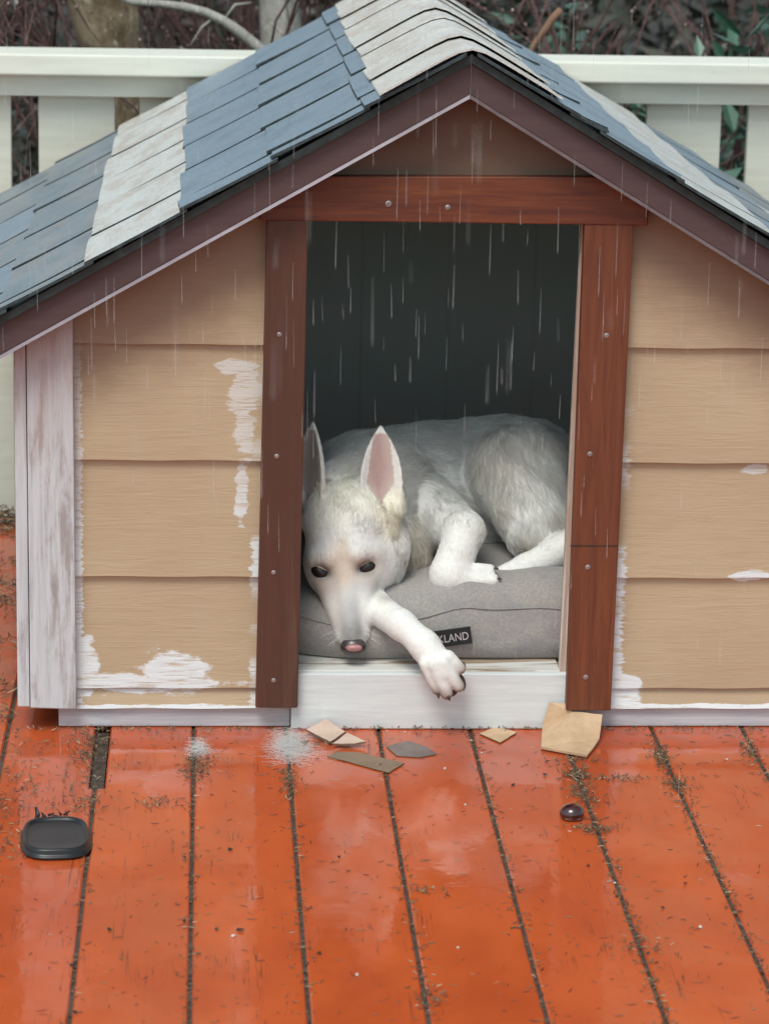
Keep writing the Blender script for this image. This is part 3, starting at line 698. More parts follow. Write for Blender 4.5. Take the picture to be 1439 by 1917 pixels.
side = np.cross(Nn, tan_); sw = (.22*lown(P0, 60, 1)+.12*lown(P0, 190, 2))[:, None]
d0 = tan_+side*(sw+RNG.normal(0, .16, (n, 1)))+Nn*(.26+.10*lown(P0, 120, 5)[:, None]*.5+RNG.normal(0, .07, (n, 1))); d0 /= np.linalg.norm(d0, axis=1, keepdims=True)
Ls = Ln*np.where(Ln > .0135, 1.35, .9)*RNG.uniform(.55, 1.2, n); k_ = 5; P_ = np.zeros((n, k_, 3)); p = P0-Nn*.001; d = d0.copy()
for t in range(k_):
    P_[:, t] = p; p = p+d*(Ls/(k_-1))[:, None]; d = d-Nn*.10+RNG.normal(0, .05, (n, 3)); d /= np.linalg.norm(d, axis=1, keepdims=True)
_c, _inv = np.unique(np.floor((P0+.3*np.stack([lown(P0, 70, 1), lown(P0, 70, 2), lown(P0, 70, 4)], 1)*.012)/.0095).astype(int), axis=0, return_inverse=True); _inv = _inv.reshape(-1)
_cnt = np.bincount(_inv)[:, None]; _tip = np.stack([np.bincount(_inv, weights=P_[:, -1, i]) for i in range(3)], 1)/_cnt; _cl = np.where(Ln > .0135, .5, .08)[:, None]
for t in range(1, k_): P_[:, t] += (_tip[_inv]-P_[:, -1])*_cl*(t/(k_-1))**1.5 if t < k_-1 else 0
P_[:, -1] += (_tip[_inv]-P_[:, -1])*_cl
_cv = RNG.uniform(.90, 1.05, len(_c))[_inv][:, None]; Cf = Cf*_cv
Cf = Cf*(1+.10*lown(P0, 90, 3)[:, None]*.5)*RNG.uniform(.76, 1.08, (n, 1))
fur = hair_object('fur', P_, Cf.clip(0, .9), np.where(Ln < .008, .00022, .00034), M_fur, body)
# eyes, nose, claws
M_eye = flat_mat('eye_dark', (.014, .010, .009), .34, .1, 30, 0.)
g = G('nose_leather'); n1 = g.noise(g.co, 500, 2); zz = g.sep()[2]
def part_ball(name, c, R3, mat, par, rot=0., seg=28, N_=None):
    B = VX.copy(); cs_, sn_ = math.cos(rot), math.sin(rot); B = np.stack([cs_*VX[0]-sn_*VX[1], sn_*VX[0]+cs_*VX[1], VX[2]])
    bm = bmesh.new(); bmesh.ops.create_uvsphere(bm, u_segments=seg, v_segments=seg//2, radius=1)
    for v in bm.verts:
        q = np.array(v.co)*np.array(R3); v.co = Vector(c+q@B)-Vector(wloc(par))
    me_ = bpy.data.meshes.new(name); bm.to_mesh(me_); bm.free(); me_.materials.append(mat); me_.polygons.foreach_set('use_smooth', [True]*len(me_.polygons))
    o = bpy.data.objects.new(name, me_); COL.objects.link(o); o.parent = par; return o
for (c_, sg) in (EYL, EYR):
    part_ball('eye', A(*c_)+CF*.0125, (.0165, .0112, .0110), M_eye, body, -.50 if sg < 0 else .42)
M_lidskin = flat_mat('eyelid_skin', (.60, .53, .46), .7, .25, 300, .3)
for (c_, sg) in (EYL, EYR):
    th = -.50 if sg < 0 else .42; cs_, sn_ = math.cos(th), math.sin(th); B = np.stack([cs_*VX[0]-sn_*VX[1], sn_*VX[0]+cs_*VX[1], VX[2]])
    cc = A(*c_)+CF*.0105; bm = bmesh.new(); bmesh.ops.create_uvsphere(bm, u_segments=36, v_segments=24, radius=1)
    bmesh.ops.bisect_plane(bm, geom=bm.verts[:]+bm.edges[:]+bm.faces[:], plane_co=(0, .45, 0), plane_no=(.0, 1, 0), clear_inner=True)
    for v in bm.verts: v.co = Vector(cc+(np.array(v.co)*np.array((.0178, .0124, .0120)))@B)-Vector(wloc(body))
    me_ = bpy.data.meshes.new('eyelid'); bm.to_mesh(me_); bm.free(); me_.materials.append(M_lidskin); me_.polygons.foreach_set('use_smooth', [True]*len(me_.polygons))
    o = bpy.data.objects.new('eyelid', me_); COL.objects.link(o); o.parent = body
    sm_ = o.modifiers.new('thick', 'SOLIDIFY'); sm_.thickness = .0012
M_nose = flat_mat('nose_dark', (.075, .058, .058), .35, .3, 300, .4, Coat_Weight=.5, Coat_Roughness=.2); M_npink = flat_mat('nose_pink', (.50, .22, .23), .35, .15, 300, .4, Coat_Weight=.5, Coat_Roughness=.2)
nose = part_ball('nose', A(661, 1211, .020), (.0205, .0165, .0155), M_nose, body)
part_ball('pink_patch', A(662, 1213, .0085), (.0135, .0062, .0078), M_npink, nose)
part_ball('nostril', A(646, 1214, .0090), (.0040, .0030, .0030), M_eye, nose, .5); part_ball('nostril', A(677, 1212, .0090), (.0040, .0030, .0030), M_eye, nose, -.5)
M_claw = flat_mat('claw', (.10, .075, .06), .35, .2, 60, .1)
for a, b in (((819, 1296, -.068), (821, 1308, -.066)), ((838, 1303, -.076), (842, 1312, -.072)), ((860, 1288, -.072), (868, 1293, -.068))):
    m = MB(); a_, b_ = A(*a), A(*b); m.tube([a_, (a_+b_)/2, b_], [.0032, .0026, .0008], 7); m.build('claw', M_claw, body, smooth=True)
M_pad = flat_mat('paw_pad', (.10, .062, .05), .6, .3, 120, .4)
part_ball('pad', A(861, 1277, -.048), (.0085, .0140, .010), M_pad, body, -.35); part_ball('pad', A(845, 1296, -.058), (.0100, .0070, .009), M_pad, body, -.4); part_ball('pad', A(866, 1249, -.048), (.0050, .0085, .007), M_pad, body, -.1)
for a, b in (((925, 1062, .096), (933, 1066, .095)), ((931, 1081, .083), (939, 1085, .082)), ((918, 1100, .080), (926, 1103, .079))):
    m = MB(); a_, b_ = A(*a), A(*b); m.tube([a_, (a_+b_)/2, b_], [.0028, .0022, .0007], 7); m.build('claw', M_claw, body, smooth=True)
W_ = []
for sd2 in (-1, 1):
    for k in range(7):
        p = A(661+sd2*random.uniform(14, 28), random.uniform(1168, 1196), .032); a = CR*sd2*random.uniform(.7, 1)+CU*random.uniform(-.7, .15)-CF*.3; a /= np.linalg.norm(a); L = random.uniform(.018, .034)
        W_.append([p+a*L*t/5-CU*.006*(t/5)**2 for t in range(6)])
hair_object('whiskers', np.array(W_), np.ones((len(W_), 3))*.75, np.full(len(W_), .00022), M_fur, body)

# ------------------------------------------------------------------ things on the deck
def card_mat(name, c1, c2, rough=.8, coat=0.):
    g = G(name, rough); n1 = g.noise(g.map((8, 8, 8)), 3, 6, .7); n2 = g.noise(g.map((200, 30, 30)), 1, 3)
    return g.set(Base_Color=g.mix(g.rng(n1, .35, .65), c1, c2), Roughness=rough, Coat_Weight=coat, Coat_Roughness=.1, Normal=g.bump(g.mth('ADD', n1, g.mth('MULTIPLY', n2, .3)), .4, .002))
M_cardA = card_mat('cardboard_tan', (.60, .41, .26), (.50, .33, .20)); M_cardE = card_mat('cardboard_edge', (.14, .09, .06), (.2, .13, .08))
M_cardP = card_mat('cardboard_pinkish', (.62, .46, .37), (.52, .38, .30)); M_cardW = card_mat('cardboard_soaked', (.22, .13, .055), (.17, .10, .05), .5, .5)
M_cardG = card_mat('cardboard_sodden_grey', (.17, .13, .11), (.13, .085, .07), .5, .5)
def card(name, pts, mats, label, zs, thick=.003, sub=5, curl=.004, group=None, cat='cardboard'):
    """pts photo points on the deck, zs heights"""
    P3 = [Vector(deck_at(px, py, z)) for (px, py), z in zip(pts, zs)]
    c = sum(P3, Vector())/len(P3)
    o = empty(name, (c.x, c.y, 0), label, cat, group)
    bm = bmesh.new(); vs = [bm.verts.new(p) for p in P3]; f = bm.faces.new(vs)
    bmesh.ops.triangulate(bm, faces=[f]); bmesh.ops.subdivide_edges(bm, edges=bm.edges, cuts=sub, use_grid_fill=True)
    for v in bm.verts:
        v.co.z += curl*(.5+noise.noise(v.co*22))*(.3+6*(v.co-c).length); e = noise.noise(v.co*90)
        v.co.x += e*.0012; v.co.y += noise.noise(v.co*80+Vector((5, 5, 5)))*.0012
    bm.normal_update()
    r = bmesh.ops.extrude_face_region(bm, geom=bm.faces[:]); nv = [x for x in r['geom'] if isinstance(x, bmesh.types.BMVert)]
    for v in nv: v.co.z += thick
    for v in bm.verts: v.co -= Vector((c.x, c.y, 0)); v.co.z = max(v.co.z, .0006)
    bmesh.ops.recalc_face_normals(bm, faces=bm.faces)
    me = bpy.data.meshes.new('sheet'); me.materials.append(mats[0]); me.materials.append(mats[1])
    for f in bm.faces: f.material_index = 0 if abs(f.normal.z) > .5 else 1
    bm.to_mesh(me); bm.free(); s = bpy.data.objects.new('sheet', me); COL.objects.link(s); s.parent = o
    return o
CG = 'torn cardboard scraps by the sill'
card('cardboard_scrap', [(573, 1371), (609, 1351), (646, 1374), (618, 1394)], (M_cardP, M_cardE), 'pale lifted cardboard scrap beside the white fur tuft, left of the other scraps', [.006, .014, .009, .003], group=CG, curl=.006)
card('cardboard_scrap', [(623, 1397), (650, 1376), (684, 1393), (662, 1397)], (M_cardP, M_cardE), 'small pointed cardboard flake with a dark underside, tucked against the pale lifted scrap', [.005, .009, .006, .004], group=CG, curl=.004)
card('cardboard_scrap', [(612, 1417), (632, 1409), (670, 1410), (757, 1430), (728, 1448), (700, 1441)], (M_cardW, M_cardE), 'flat soaked olive brown cardboard strip lying across a deck gap', [.001]*6, .0012, 4, .0005, group=CG)
card('cardboard_scrap', [(722, 1398), (765, 1388), (800, 1400), (818, 1413), (785, 1419), (742, 1416)], (M_cardG, M_cardE), 'flat sodden grey cardboard patch in the middle before the sill', [.0008]*6, .001, 4, .0004, group=CG)
card('cardboard_scrap', [(897, 1375), (928, 1362), (967, 1373), (936, 1392)], (M_cardA, M_cardE), 'small tan diamond of cardboard lying flat right of the grey patch', [.001]*4, .0015, 4, .0012, group=CG)
# big leaning piece
bigp = [at(1028, 1319, -.020), at(1062, 1322, -.022), at(1070, 1337, -.03), at(1127, 1342, -.035), deck_at(1121, 1388, .004), deck_at(1098, 1419, .003), deck_at(1012, 1402, .003), deck_at(1015, 1362, .006)]
def card3(name, P3, mats, label, thick=.004):
    P3 = [Vector(p) for p in P3]; c = sum(P3, Vector())/len(P3); o = empty(name, (c.x, c.y, 0), label, 'cardboard')
    bm = bmesh.new(); f = bm.faces.new([bm.verts.new(p) for p in P3]); bmesh.ops.triangulate(bm, faces=[f])
    bmesh.ops.subdivide_edges(bm, edges=bm.edges, cuts=5, use_grid_fill=True)
    for v in bm.verts: v.co.z += .0015*noise.noise(v.co*30)
    r = bmesh.ops.extrude_face_region(bm, geom=bm.faces[:]); nv = [x for x in r['geom'] if isinstance(x, bmesh.types.BMVert)]
    for v in nv: v.co += Vector((0, -.2, 1)).normalized()*thick
    for v in bm.verts: v.co -= Vector((c.x, c.y, 0))
    bmesh.ops.recalc_face_normals(bm, faces=bm.faces); me = bpy.data.meshes.new('sheet'); me.materials.append(mats[0]); bm.to_mesh(me); bm.free()
    s = bpy.data.objects.new('sheet', me); COL.objects.link(s); s.parent = o
card3('cardboard_piece', bigp, (M_cardA,), 'large tan cardboard piece wedged under the foot of the right door post')
# black lid
M_lid = flat_mat('black_plastic', (.013, .015, .018), .36, .2, 40, .05, Coat_Weight=.1, Coat_Roughness=.15)
LC = deck_at(105, 1578, 0); lid = empty('plastic_lid', (LC[0], LC[1], 0), 'black rounded square food container lid, wet, with brown needles on it', 'lid')
def ring(n, hx, hy, z, e=3.2, rot=.07):
    out = []
    for k in range(n):
        x, y = superring(2*math.pi*k/n, hx, hy, e); out.append((LC[0]+x*math.cos(rot)-y*math.sin(rot), LC[1]+x*math.sin(rot)+y*math.cos(rot), z+.0015))
    return out
def lathe_sq(levels, name, mat, par, n=64):
    m = MB(); V = []
    for (r, z) in levels: V += ring(n, .0475*r, .068*r, z)
    F = [(i*n+k, i*n+(k+1) % n, (i+1)*n+(k+1) % n, (i+1)*n+k) for i in range(len(levels)-1) for k in range(n)]
    F += [tuple(range(n-1, -1, -1)), tuple(range((len(levels)-1)*n, len(levels)*n))]
    m.poly(V, F); return m.build(name, mat, par, smooth=True)
lathe_sq([(.93, 0), (1.03, .0005), (1.05, .002), (1.03, .0042), (.985, .005), (.975, .0075), (.97, .0115), (.95, .0135), (.90, .0138), (.865, .0128), (.85, .0105), (.80, .0095), (.4, .0095)], 'shell', M_lid, lid)
m = MB(); tp = deck_at(68, 1532, .006)
m.tube([tp+np.array([0, 0, -.004]), tp+np.array([.002, .004, .004]), tp+np.array([-.001, .008, .014])], [.004, .0035, .002], 6)
for k in range(9):
    q = deck_at(78+k*6, 1527+random.uniform(-2, 4), .008); m.tube([q, q+np.array([random.uniform(-.008, .008), random.uniform(-.002, .01), random.uniform(-.001, .003)])], [.0022, .001], 5)
m.build('chewed_edge', M_lid, lid)
# dark red nut half
M_nut = flat_mat('nut_skin', (.055, .010, .012), .18, .3, 30, .1, Coat_Weight=1., Coat_Roughness=.05); M_nutb = flat_mat('nut_scar', (.20, .10, .07), .5)
NC = deck_at(1070, 1533, 0); nut = empty('horse_chestnut', (NC[0], NC[1], 0), 'glossy dark red brown chestnut lying by a deck gap right of centre', 'nut')
bm = bmesh.new(); bmesh.ops.create_uvsphere(bm, u_segments=28, v_segments=18, radius=1)
for v in bm.verts:
    v.co.x *= .0185; v.co.y *= .0175; v.co.z *= .0135
    v.co.z = max(v.co.z, -.009)+.0092; v.co.x *= 1+.05*noise.noise(v.co*60)
me = bpy.data.meshes.new('husk'); bm.to_mesh(me); bm.free(); me.materials.append(M_nut); me.polygons.foreach_set('use_smooth', [True]*len(me.polygons))
o = bpy.data.objects.new('husk', me); COL.objects.link(o); o.parent = nut
bm = bmesh.new(); bmesh.ops.create_uvsphere(bm, u_segments=18, v_segments=8, radius=1)
for v in bm.verts: v.co = Vector((v.co.x*.012, v.co.y*.003-.0128, v.co.z*.0032+.0042))
me = bpy.data.meshes.new('scar'); bm.to_mesh(me); bm.free(); me.materials.append(M_nutb); o = bpy.data.objects.new('scar', me); COL.objects.link(o); o.parent = nut
# small white petals
M_petal = flat_mat('white_petal', (.62, .55, .50), .5, .05, 60, .05)
petpos = [(747, 1431, 5, 'white round crumb on the soaked cardboard strip'), (871, 1505, 5, 'white crumb on open boards above the middle, between two gaps'), (1150, 1651, 4, 'white crumb in the gap well below the chestnut'), (668, 1823, 5, 'white crumb low on the deck, left of the second gap from centre'),
          (437, 1750, 6, 'pale pink petal beside a dark speck, between two left gaps'), (1310, 1733, 6, 'pale petal near the right gap, low in the picture'), (882, 1385, 4, 'white crumb at the top of a gap, near the tan cardboard diamond'), (724, 1367, 3, 'tiny white crumb against the sill, at the gap top'),
          (758, 1369, 3, 'tiny white crumb against the sill, right of the gap top'), (857, 1772, 4, 'faint white petal low on the deck, just right of a gap'), (1360, 1420, 4, 'white crumb far right near the skid'), (832, 1437, 5, 'pale wet flake right of the grey cardboard patch'), (901, 1408, 3, 'small pale flake just right of a gap, below the cardboard diamond')]
for px, py, r, lab in petpos:
    c = deck_at(px, py, .0025); r_ = r*.00048; m = MB(); n = 9
    V = [(c[0]+r_*(.6+.8*random.random())*math.cos(2*math.pi*k/n), c[1]+r_*1.3*(.6+.8*random.random())*math.sin(2*math.pi*k/n), .0012) for k in range(n)]
    T = [(c[0]+(x-c[0])*.7, c[1]+(y-c[1])*.7, .0012+r_*.35) for x, y, z in V]
    B = [(x, y, .0004) for x, y, z in V]
    m.poly(B+V+T, [tuple(range(n-1, -1, -1)), tuple(range(2*n, 3*n))]+[(a*n+k, a*n+(k+1) % n, (a+1)*n+(k+1) % n, (a+1)*n+k) for a in (0, 1) for k in range(n)])
    tag(m.build('petal', M_petal, smooth=True), lab, 'petal', 'white petals and crumbs on the deck')
# needles and litter, uncountable
cols = [(.17, .10, .05), (.11, .065, .035), (.045, .028, .02), (.26, .18, .09), (.45, .34, .22), (.13, .11, .055)]
M_need = [flat_mat('needle_tone', c_, .7, .2, 50, .1) for c_ in cols]
mb = MB()
def needle(x, y, L, a, r=.0006, z=.001, mi=0, tilt=0.):
    dx, dy = math.cos(a)*L/2, math.sin(a)*L/2; px_, py_ = -math.sin(a)*r, math.cos(a)*r; zt = z+r*1.6; b = random.uniform(-.15, .15)*L
    bx_, by_ = -math.sin(a)*b, math.cos(a)*b
    P0 = [(x-dx, y-dy, z), (x+bx_, y+by_, z+abs(tilt)*.5), (x+dx, y+dy, z+abs(tilt))]; V = []
    for i, (u, v, w_) in enumerate(P0):
        k = 1 if i == 1 else .5; V += [(u+px_*k, v+py_*k, w_), (u-px_*k, v-py_*k, w_), (u, v, w_+r*1.6*k)]
    mb.poly(V, [(0, 3, 5, 2), (2, 5, 4, 1), (0, 1, 4, 3), (3, 6, 8, 5), (5, 8, 7, 4), (3, 4, 7, 6), (0, 2, 1), (6, 7, 8)], mi)
def pick(): return random.choices(range(6), (5, 5, 3, 3, 1.2, 2))[0]
def free(x, y): return y < -.045 or x < -.69 or y < -.012
gaps = [GAP0+PITCHX*k for k in range(-8, 6)]
dens = {-5: .35, -4: .55, -3: 1.0, -2: 1.1, -1: 1.1, 0: 1.3, 1: 2.2, 2: 1.9, 3: 1.6}
for k in range(-8, 6):
    gx = GAP0+PITCHX*k; d = dens.get(k, 1.)
    for _ in range(int(210*d)):                     # in and beside the gaps
        y = random.uniform(-1.25, -.02); x = gx+random.gauss(0, .0055 if random.random() < .8 else .014)
        needle(x, y, random.uniform(.003, .011), random.gauss(0, .7) if random.random() < .6 else random.uniform(0, 3.14), random.uniform(.0004, .0009), -.004+random.random()*.006 if abs(x-gx) < .004 else .001, pick(), random.uniform(0, .002))
for _ in range(900):                                 # scattered
    x = random.uniform(-.8, .65); y = random.uniform(-1.25, -.03)
    needle(x, y, random.uniform(.004, .015), random.gauss(0, .8), random.uniform(.0003, .0006), .0008, pick())
def clump(px, py, sx, sy, n, big=1.):
    c = deck_at(px, py)
    for _ in range(int(n*.6)):
        x, y = c[0]+random.gauss(0, sx), c[1]+random.gauss(0, sy)
        if not free(x, y): continue
        needle(x, y, random.uniform(.003, .010)*big, random.uniform(0, 3.14), random.uniform(.0004, .0010)*big, .0008+random.random()*.004, pick(), random.uniform(0, .004))
for a in ((168, 1400, .017, .075, 420), (370, 1440, .012, .035, 260), (300, 1510, .02, .02, 90), (1075, 1450, .012, .02, 200), (1090, 1490, .012, .03, 260), (1150, 1460, .03, .008, 130), (1110, 1555, .018, .01, 150), (1235, 1420, .008, .03, 260), (1262, 1470, .012, .02, 160), (155, 1510, .02, .025, 160),
          (1400, 1410, .008, .03, 130), (540, 1470, .008, .04, 200), (15, 1500, .03, .12, 420), (30, 1580, .02, .05, 120), (80, 1350, .05, .015, 420), (700, 1368, .2, .004, 260), (270, 1368, .12, .004, 160), (1300, 1368, .12, .004, 160), (1070, 1428, .03, .006, 60), (110, 1460, .05, .03, 60),
          (620, 1395, .03, .01, 60), (790, 1670, .02, .012, 60), (1200, 1780, .03, .02, 70), (800, 1870, .012, .02, 90), (70, 1395, .05, .03, 60)): clump(*a)
for _ in range(2600):                                # thick litter along the left side of the house
    x = random.uniform(-1.0, -.685)+random.gauss(0, .012); y = random.uniform(-.12, 1.27)
    if noise.noise(Vector((x*9, y*6, 2))) > -.12: needle(x, y, random.uniform(.005, .02), random.uniform(0, 3.14), random.uniform(.0006, .0015), .001+random.random()*.006, pick(), random.uniform(0, .006))
for _ in range(1600):                                # pile below the fence
    x = random.uniform(-1.1, -.6); y = 1.27-abs(random.gauss(0, .03)); needle(x, y, random.uniform(.006, .02), random.uniform(0, 3.14), random.uniform(.0008, .0016), random.random()*.03*(1-(1.27-y)/.12), pick(), random.uniform(0, .006))
tag(mb.build('pine_needles', M_need, fix=False), 'brown pine needles and crumbs of leaf scattered over the boards and packed in the gaps', 'litter', kind='stuff')
# small dark leaves
M_leafd = flat_mat('dead_leaf', (.055, .028, .018), .6, .3, 40, .3); mb = MB()
for (px, py, r) in [(450, 1742, 6), (405, 1741, 3), (597, 1786, 4), (140, 1897, 4), (960, 1470, 4), (1020, 1451, 4), (430, 1591, 4), (345, 1725, 3), (205, 1741, 4), (1282, 1655, 3), (635, 1606, 3), (365, 1655, 3), (1100, 1622, 3), (1240, 1700, 3), (345, 1606, 3), (135, 1808, 5)]:
    c = deck_at(px, py, .0015); n = 7; r_ = r*.0008
    V = [(c[0]+r_*random.uniform(.6, 1.3)*math.cos(2*math.pi*k/n), c[1]+r_*random.uniform(.6, 1.3)*math.sin(2*math.pi*k/n), .0012+random.random()*.0025) for k in range(n)]
    mb.poly(V+[(x, y, z+.0008) for x, y, z in V], [tuple(range(n-1, -1, -1)), tuple(range(n, 2*n))]+[(k, (k+1) % n, n+(k+1) % n, n+k) for k in range(n)])
tag(mb.build('leaf_crumbs', M_leafd), 'small dark crumbs of dead leaf lying on the orange boards', 'litter', kind='stuff')
# packed dirt in the gaps
mb = MB()
for k in range(-8, 6):
    gx = GAP0+PITCHX*k; yy = np.arange(-1.6, 1.28, .02)
    for a, b in zip(yy[:-1], yy[1:]):
        if k == -4 and a > -.3 and a < .05: continue
        mb.box(gx-GW/2-.0002, gx+GW/2+.0002, a, b+.0005, -.028, -.004+.004*noise.noise(Vector((gx*20, a*14, 0))))
mb.box(-.5615, -.529, -.284, .0, -.028, -.011)
tag(mb.build('gap_dirt', flat_mat('packed_dirt', (.10, .075, .06), .9, .3, 120, .5)), 'dark wet dirt packed in the gaps between the deck boards', 'dirt', kind='stuff')
# fur tufts
gh = G('tuft_hair', .7); M_tuft = gh.set(Base_Color=(.66, .65, .64), Roughness=.7)
def tuft(px, py, sx, sy, n, label, big=1.0):
    c = deck_at(px, py, 0); P_ = []
    for _ in range(n):
        x, y = random.gauss(0, sx), random.gauss(0, sy); 
        if c[1]+y > -.02: y = -.02-c[1]-random.random()*.02
        z = abs(random.gauss(0, .004))*math.exp(-(x*x)/(2*sx*sx)); a = random.uniform(0, 2*math.pi); L = random.uniform(.010, .028)*big; cv = random.uniform(-3.5, 3.5); p = np.array([c[0]+x, c[1]+y, z+.001]); row = []
        for t in range(6):
            row.append(p.copy()); p = p+np.array([math.cos(a), math.sin(a), random.uniform(-.25, .25)])*L/5; p[2] = max(p[2], .0006); a += cv/5
        P_.append(row)
    P_ = np.array(P_); k = RNG.uniform(.8, 1.1, (n, 1))
    o = hair_object('fur_tuft', P_, np.ones((n, 3))*.7*k, np.full(n, .00014), M_tuft)
    return tag(o, label, 'fur', 'tufts of shed dog fur on the deck')
tuft(545, 1400, .016, .036, 1700, 'large tuft of shed white fur on the deck below the left door post')
tuft(372, 1405, .007, .022, 520, 'small wisp of shed white fur on a deck gap, under the left siding', .8)

# ------------------------------------------------------------------ railing behind
def rail_mat(name, c1, c2):
    g = G(name); n1 = g.noise(g.map((3, 40, 40)), 1.5, 6, .6); n2 = g.noise(g.map((18, 18, 18)), 2.5, 6, .75)
    c = g.mix(g.rng(n1, .3, .7), c1, c2); c = g.mix(g.rng(n2, .60, .74, 0, .5), c, (.30, .33, .24))
    return g.set(Base_Color=c, Roughness=.5, Normal=g.bump(n1, .2, .002))
M_rail = rail_mat('rail_white', (.79, .79, .70), (.71, .71, .62)); M_bal = rail_mat('board_cream', (.72, .73, .63), (.64, .65, .56))
FY = 1.55
def zf(py, px=200): return at(px, py, FY)[2]
fence = empty('deck_railing', (0, FY, 0), 'cream white deck railing of wide upright boards behind the dog house', 'railing')
z_top, z_cap, z_r1 = zf(99), zf(139), zf(181)
mb = MB(); mb.box(-3, 3, FY-.035, FY+.11, z_cap, z_top); mb.build('cap_rail', M_rail, fence, .004)
mb = MB(); mb.box(-3, 3, FY+.0, FY+.03, z_r1, z_cap-.0005); mb.build('top_rail', M_bal, fence, .002)
pitch = (at(1362, 250, FY+.03)[0]-at(215, 250, FY+.03)[0])/6.066
x215 = at(215, 250, FY+.03)[0]; bw = x215-at(72, 250, FY+.03)[0]
for k in range(-14, 16):
    xb = x215+pitch*(k+.0); mb = MB(); j = random.uniform(-.003, .003)
    mb.box(xb-bw+j, xb+j, FY+.0305, FY+.052, -.55, z_top-.045); mb.build('upright_board', M_bal, fence, .002)
mb = MB(); mb.box(-3, 3, FY+.053, FY+.09, .02, .10); mb.build('bottom_rail', M_bal, fence, .002)
mb = MB(); mb.box(-3, 3, 1.301, 1.335, -.2, -.008); tag(mb.build('deck_rim', M_deck), kind='structure')

# ------------------------------------------------------------------ trees and shrubs beyond the railing
def bark_mat(name, a, b, l):
    g = G(name); n1 = g.noise(g.map((9, 9, 4)), 2, 7, .7, .5); n2 = g.noise(g.map((30, 30, 14)), 2, 5, .7)
    c = g.mix(g.rng(n1, .35, .65), a, b); c = g.mix(g.rng(n2, .55, .68), c, l)
    return g.set(Base_Color=c, Roughness=.75, Normal=g.bump(g.mth('ADD', n1, g.mth('MULTIPLY', n2, .5)), .8, .02))
M_bark = bark_mat('bark_tan', (.13, .085, .045), (.34, .26, .17), (.52, .49, .38)); M_bark2 = bark_mat('bark_pale', (.48, .46, .42), (.36, .34, .30), (.62, .60, .55))
M_twig = bark_mat('twig_red_brown', (.19, .095, .085), (.08, .05, .045), (.32, .20, .18)); M_twigo = bark_mat('twig_ochre', (.34, .19, .12), (.26, .14, .09), (.40, .26, .18))
M_bud = flat_mat('wet_bud', (.60, .42, .42), .3, .2, 60, .1, Coat_Weight=.6)
def trunk_path(pts, y0, dy=0):
    return [Vector(at(px, py, y0+dy*i)) for i, (px, py) in enumerate(pts)]
def grow(m, p, d, L, r, depth, spread, mi=0, budm=None):
    if p.y < 1.85: return
    pts = [p]; dd = d.copy(); n = 4
    for i in range(n):
        if pts[-1].y < 2.0: dd.y = abs(dd.y)+.2
        dd = (dd+Vector((random.gauss(0, .14), random.gauss(0, .08), random.gauss(.02, .10)))).normalized(); pts.append(pts[-1]+dd*L/n)
    m.tube(pts, [r*(1-.5*i/n) for i in range(n+1)], 5 if r > .004 else 3, mi)
    if budm is not None and depth <= 1:
        for _ in range(random.randint(0, 3)):
            q = pts[random.randint(1, n)]; budm.append((q, random.uniform(.0012, .0042)))
    if depth > 0:
        for _ in range(random.randint(2, 4)):
            q = pts[random.randint(1, n)]; nd = (dd+Vector((random.gauss(0, spread), random.gauss(0, spread), random.gauss(.1, spread)))).normalized()
            grow(m, q, nd, L*random.uniform(.5, .8), r*.55, depth-1, spread, mi, budm)
def buds_mesh(lst, name, mat, par):
    m = MB()
    for q, r in lst:
        m.poly([q+Vector(v)*r for v in ((1, 0, 0), (-1, 0, 0), (0, 1, 0), (0, -1, 0), (0, 0, 1.3), (0, 0, -1.3))], [(0, 2, 4), (2, 1, 4), (1, 3, 4), (3, 0, 4), (2, 0, 5), (1, 2, 5), (3, 1, 5), (0, 3, 5)])
    return tag(m.build(name, mat, par, smooth=True, fix=False), kind='stuff')
# trunk on the left and its bare crown
def tree(label, pts, y0, dy, rads, mat, limbs, base_x=None):
    path = trunk_path(pts, y0, dy); foot = path[0]
    o = empty('tree', (foot.x, foot.y, -.6), label, 'tree'); m = MB(); base = Vector((foot.x+(.04 if base_x is None else base_x), foot.y, -.6))
    P_ = [base]+path
    # refine
    Q = []; R_ = []; RR = [rads[0]*1.35]+list(rads)
    for i in range(len(P_)-1):
        for t in range(8): Q.append(P_[i].lerp(P_[i+1], t/8)); R_.append((RR[i]*(1-t/8)+RR[i+1]*t/8)*(1+.10*noise.noise(Q[-1]*9)))
    Q.append(P_[-1]); R_.append(RR[-1]); m.tube(Q, R_, 18)
    m.build('trunk', mat, o, smooth=True)
    c = MB(); bl = []
    for k in range(limbs):
        q = Q[random.randint(len(Q)*2//3, len(Q)-1)]; d = Vector((random.gauss(0, .6), random.gauss(.2, .5), random.uniform(.3, 1))).normalized(); grow(c, q, d, random.uniform(.5, 1.0), .014, 3, .5, 0, bl)
    if limbs: 
        cr_ = c.build('crown', M_twig, o); buds_mesh(bl, 'buds', M_bud, cr_)
    return o
tree('stout tree with mottled tan bark leaning behind the left end of the railing', [(243, 260), (236, 150), (205, 60), (185, -20), (175, -250), (190, -500)], 2.35, .01, [.034, .05, .078, .085, .07, .05], M_bark, 5, .02)
tree('slim tree with pale grey tan bark just left of the roof peak, behind the railing', [(530, 260), (528, 120), (524, 30), (520, -120), (515, -400)], 2.5, .01, [.05, .048, .047, .045, .035], M_bark2, 5)
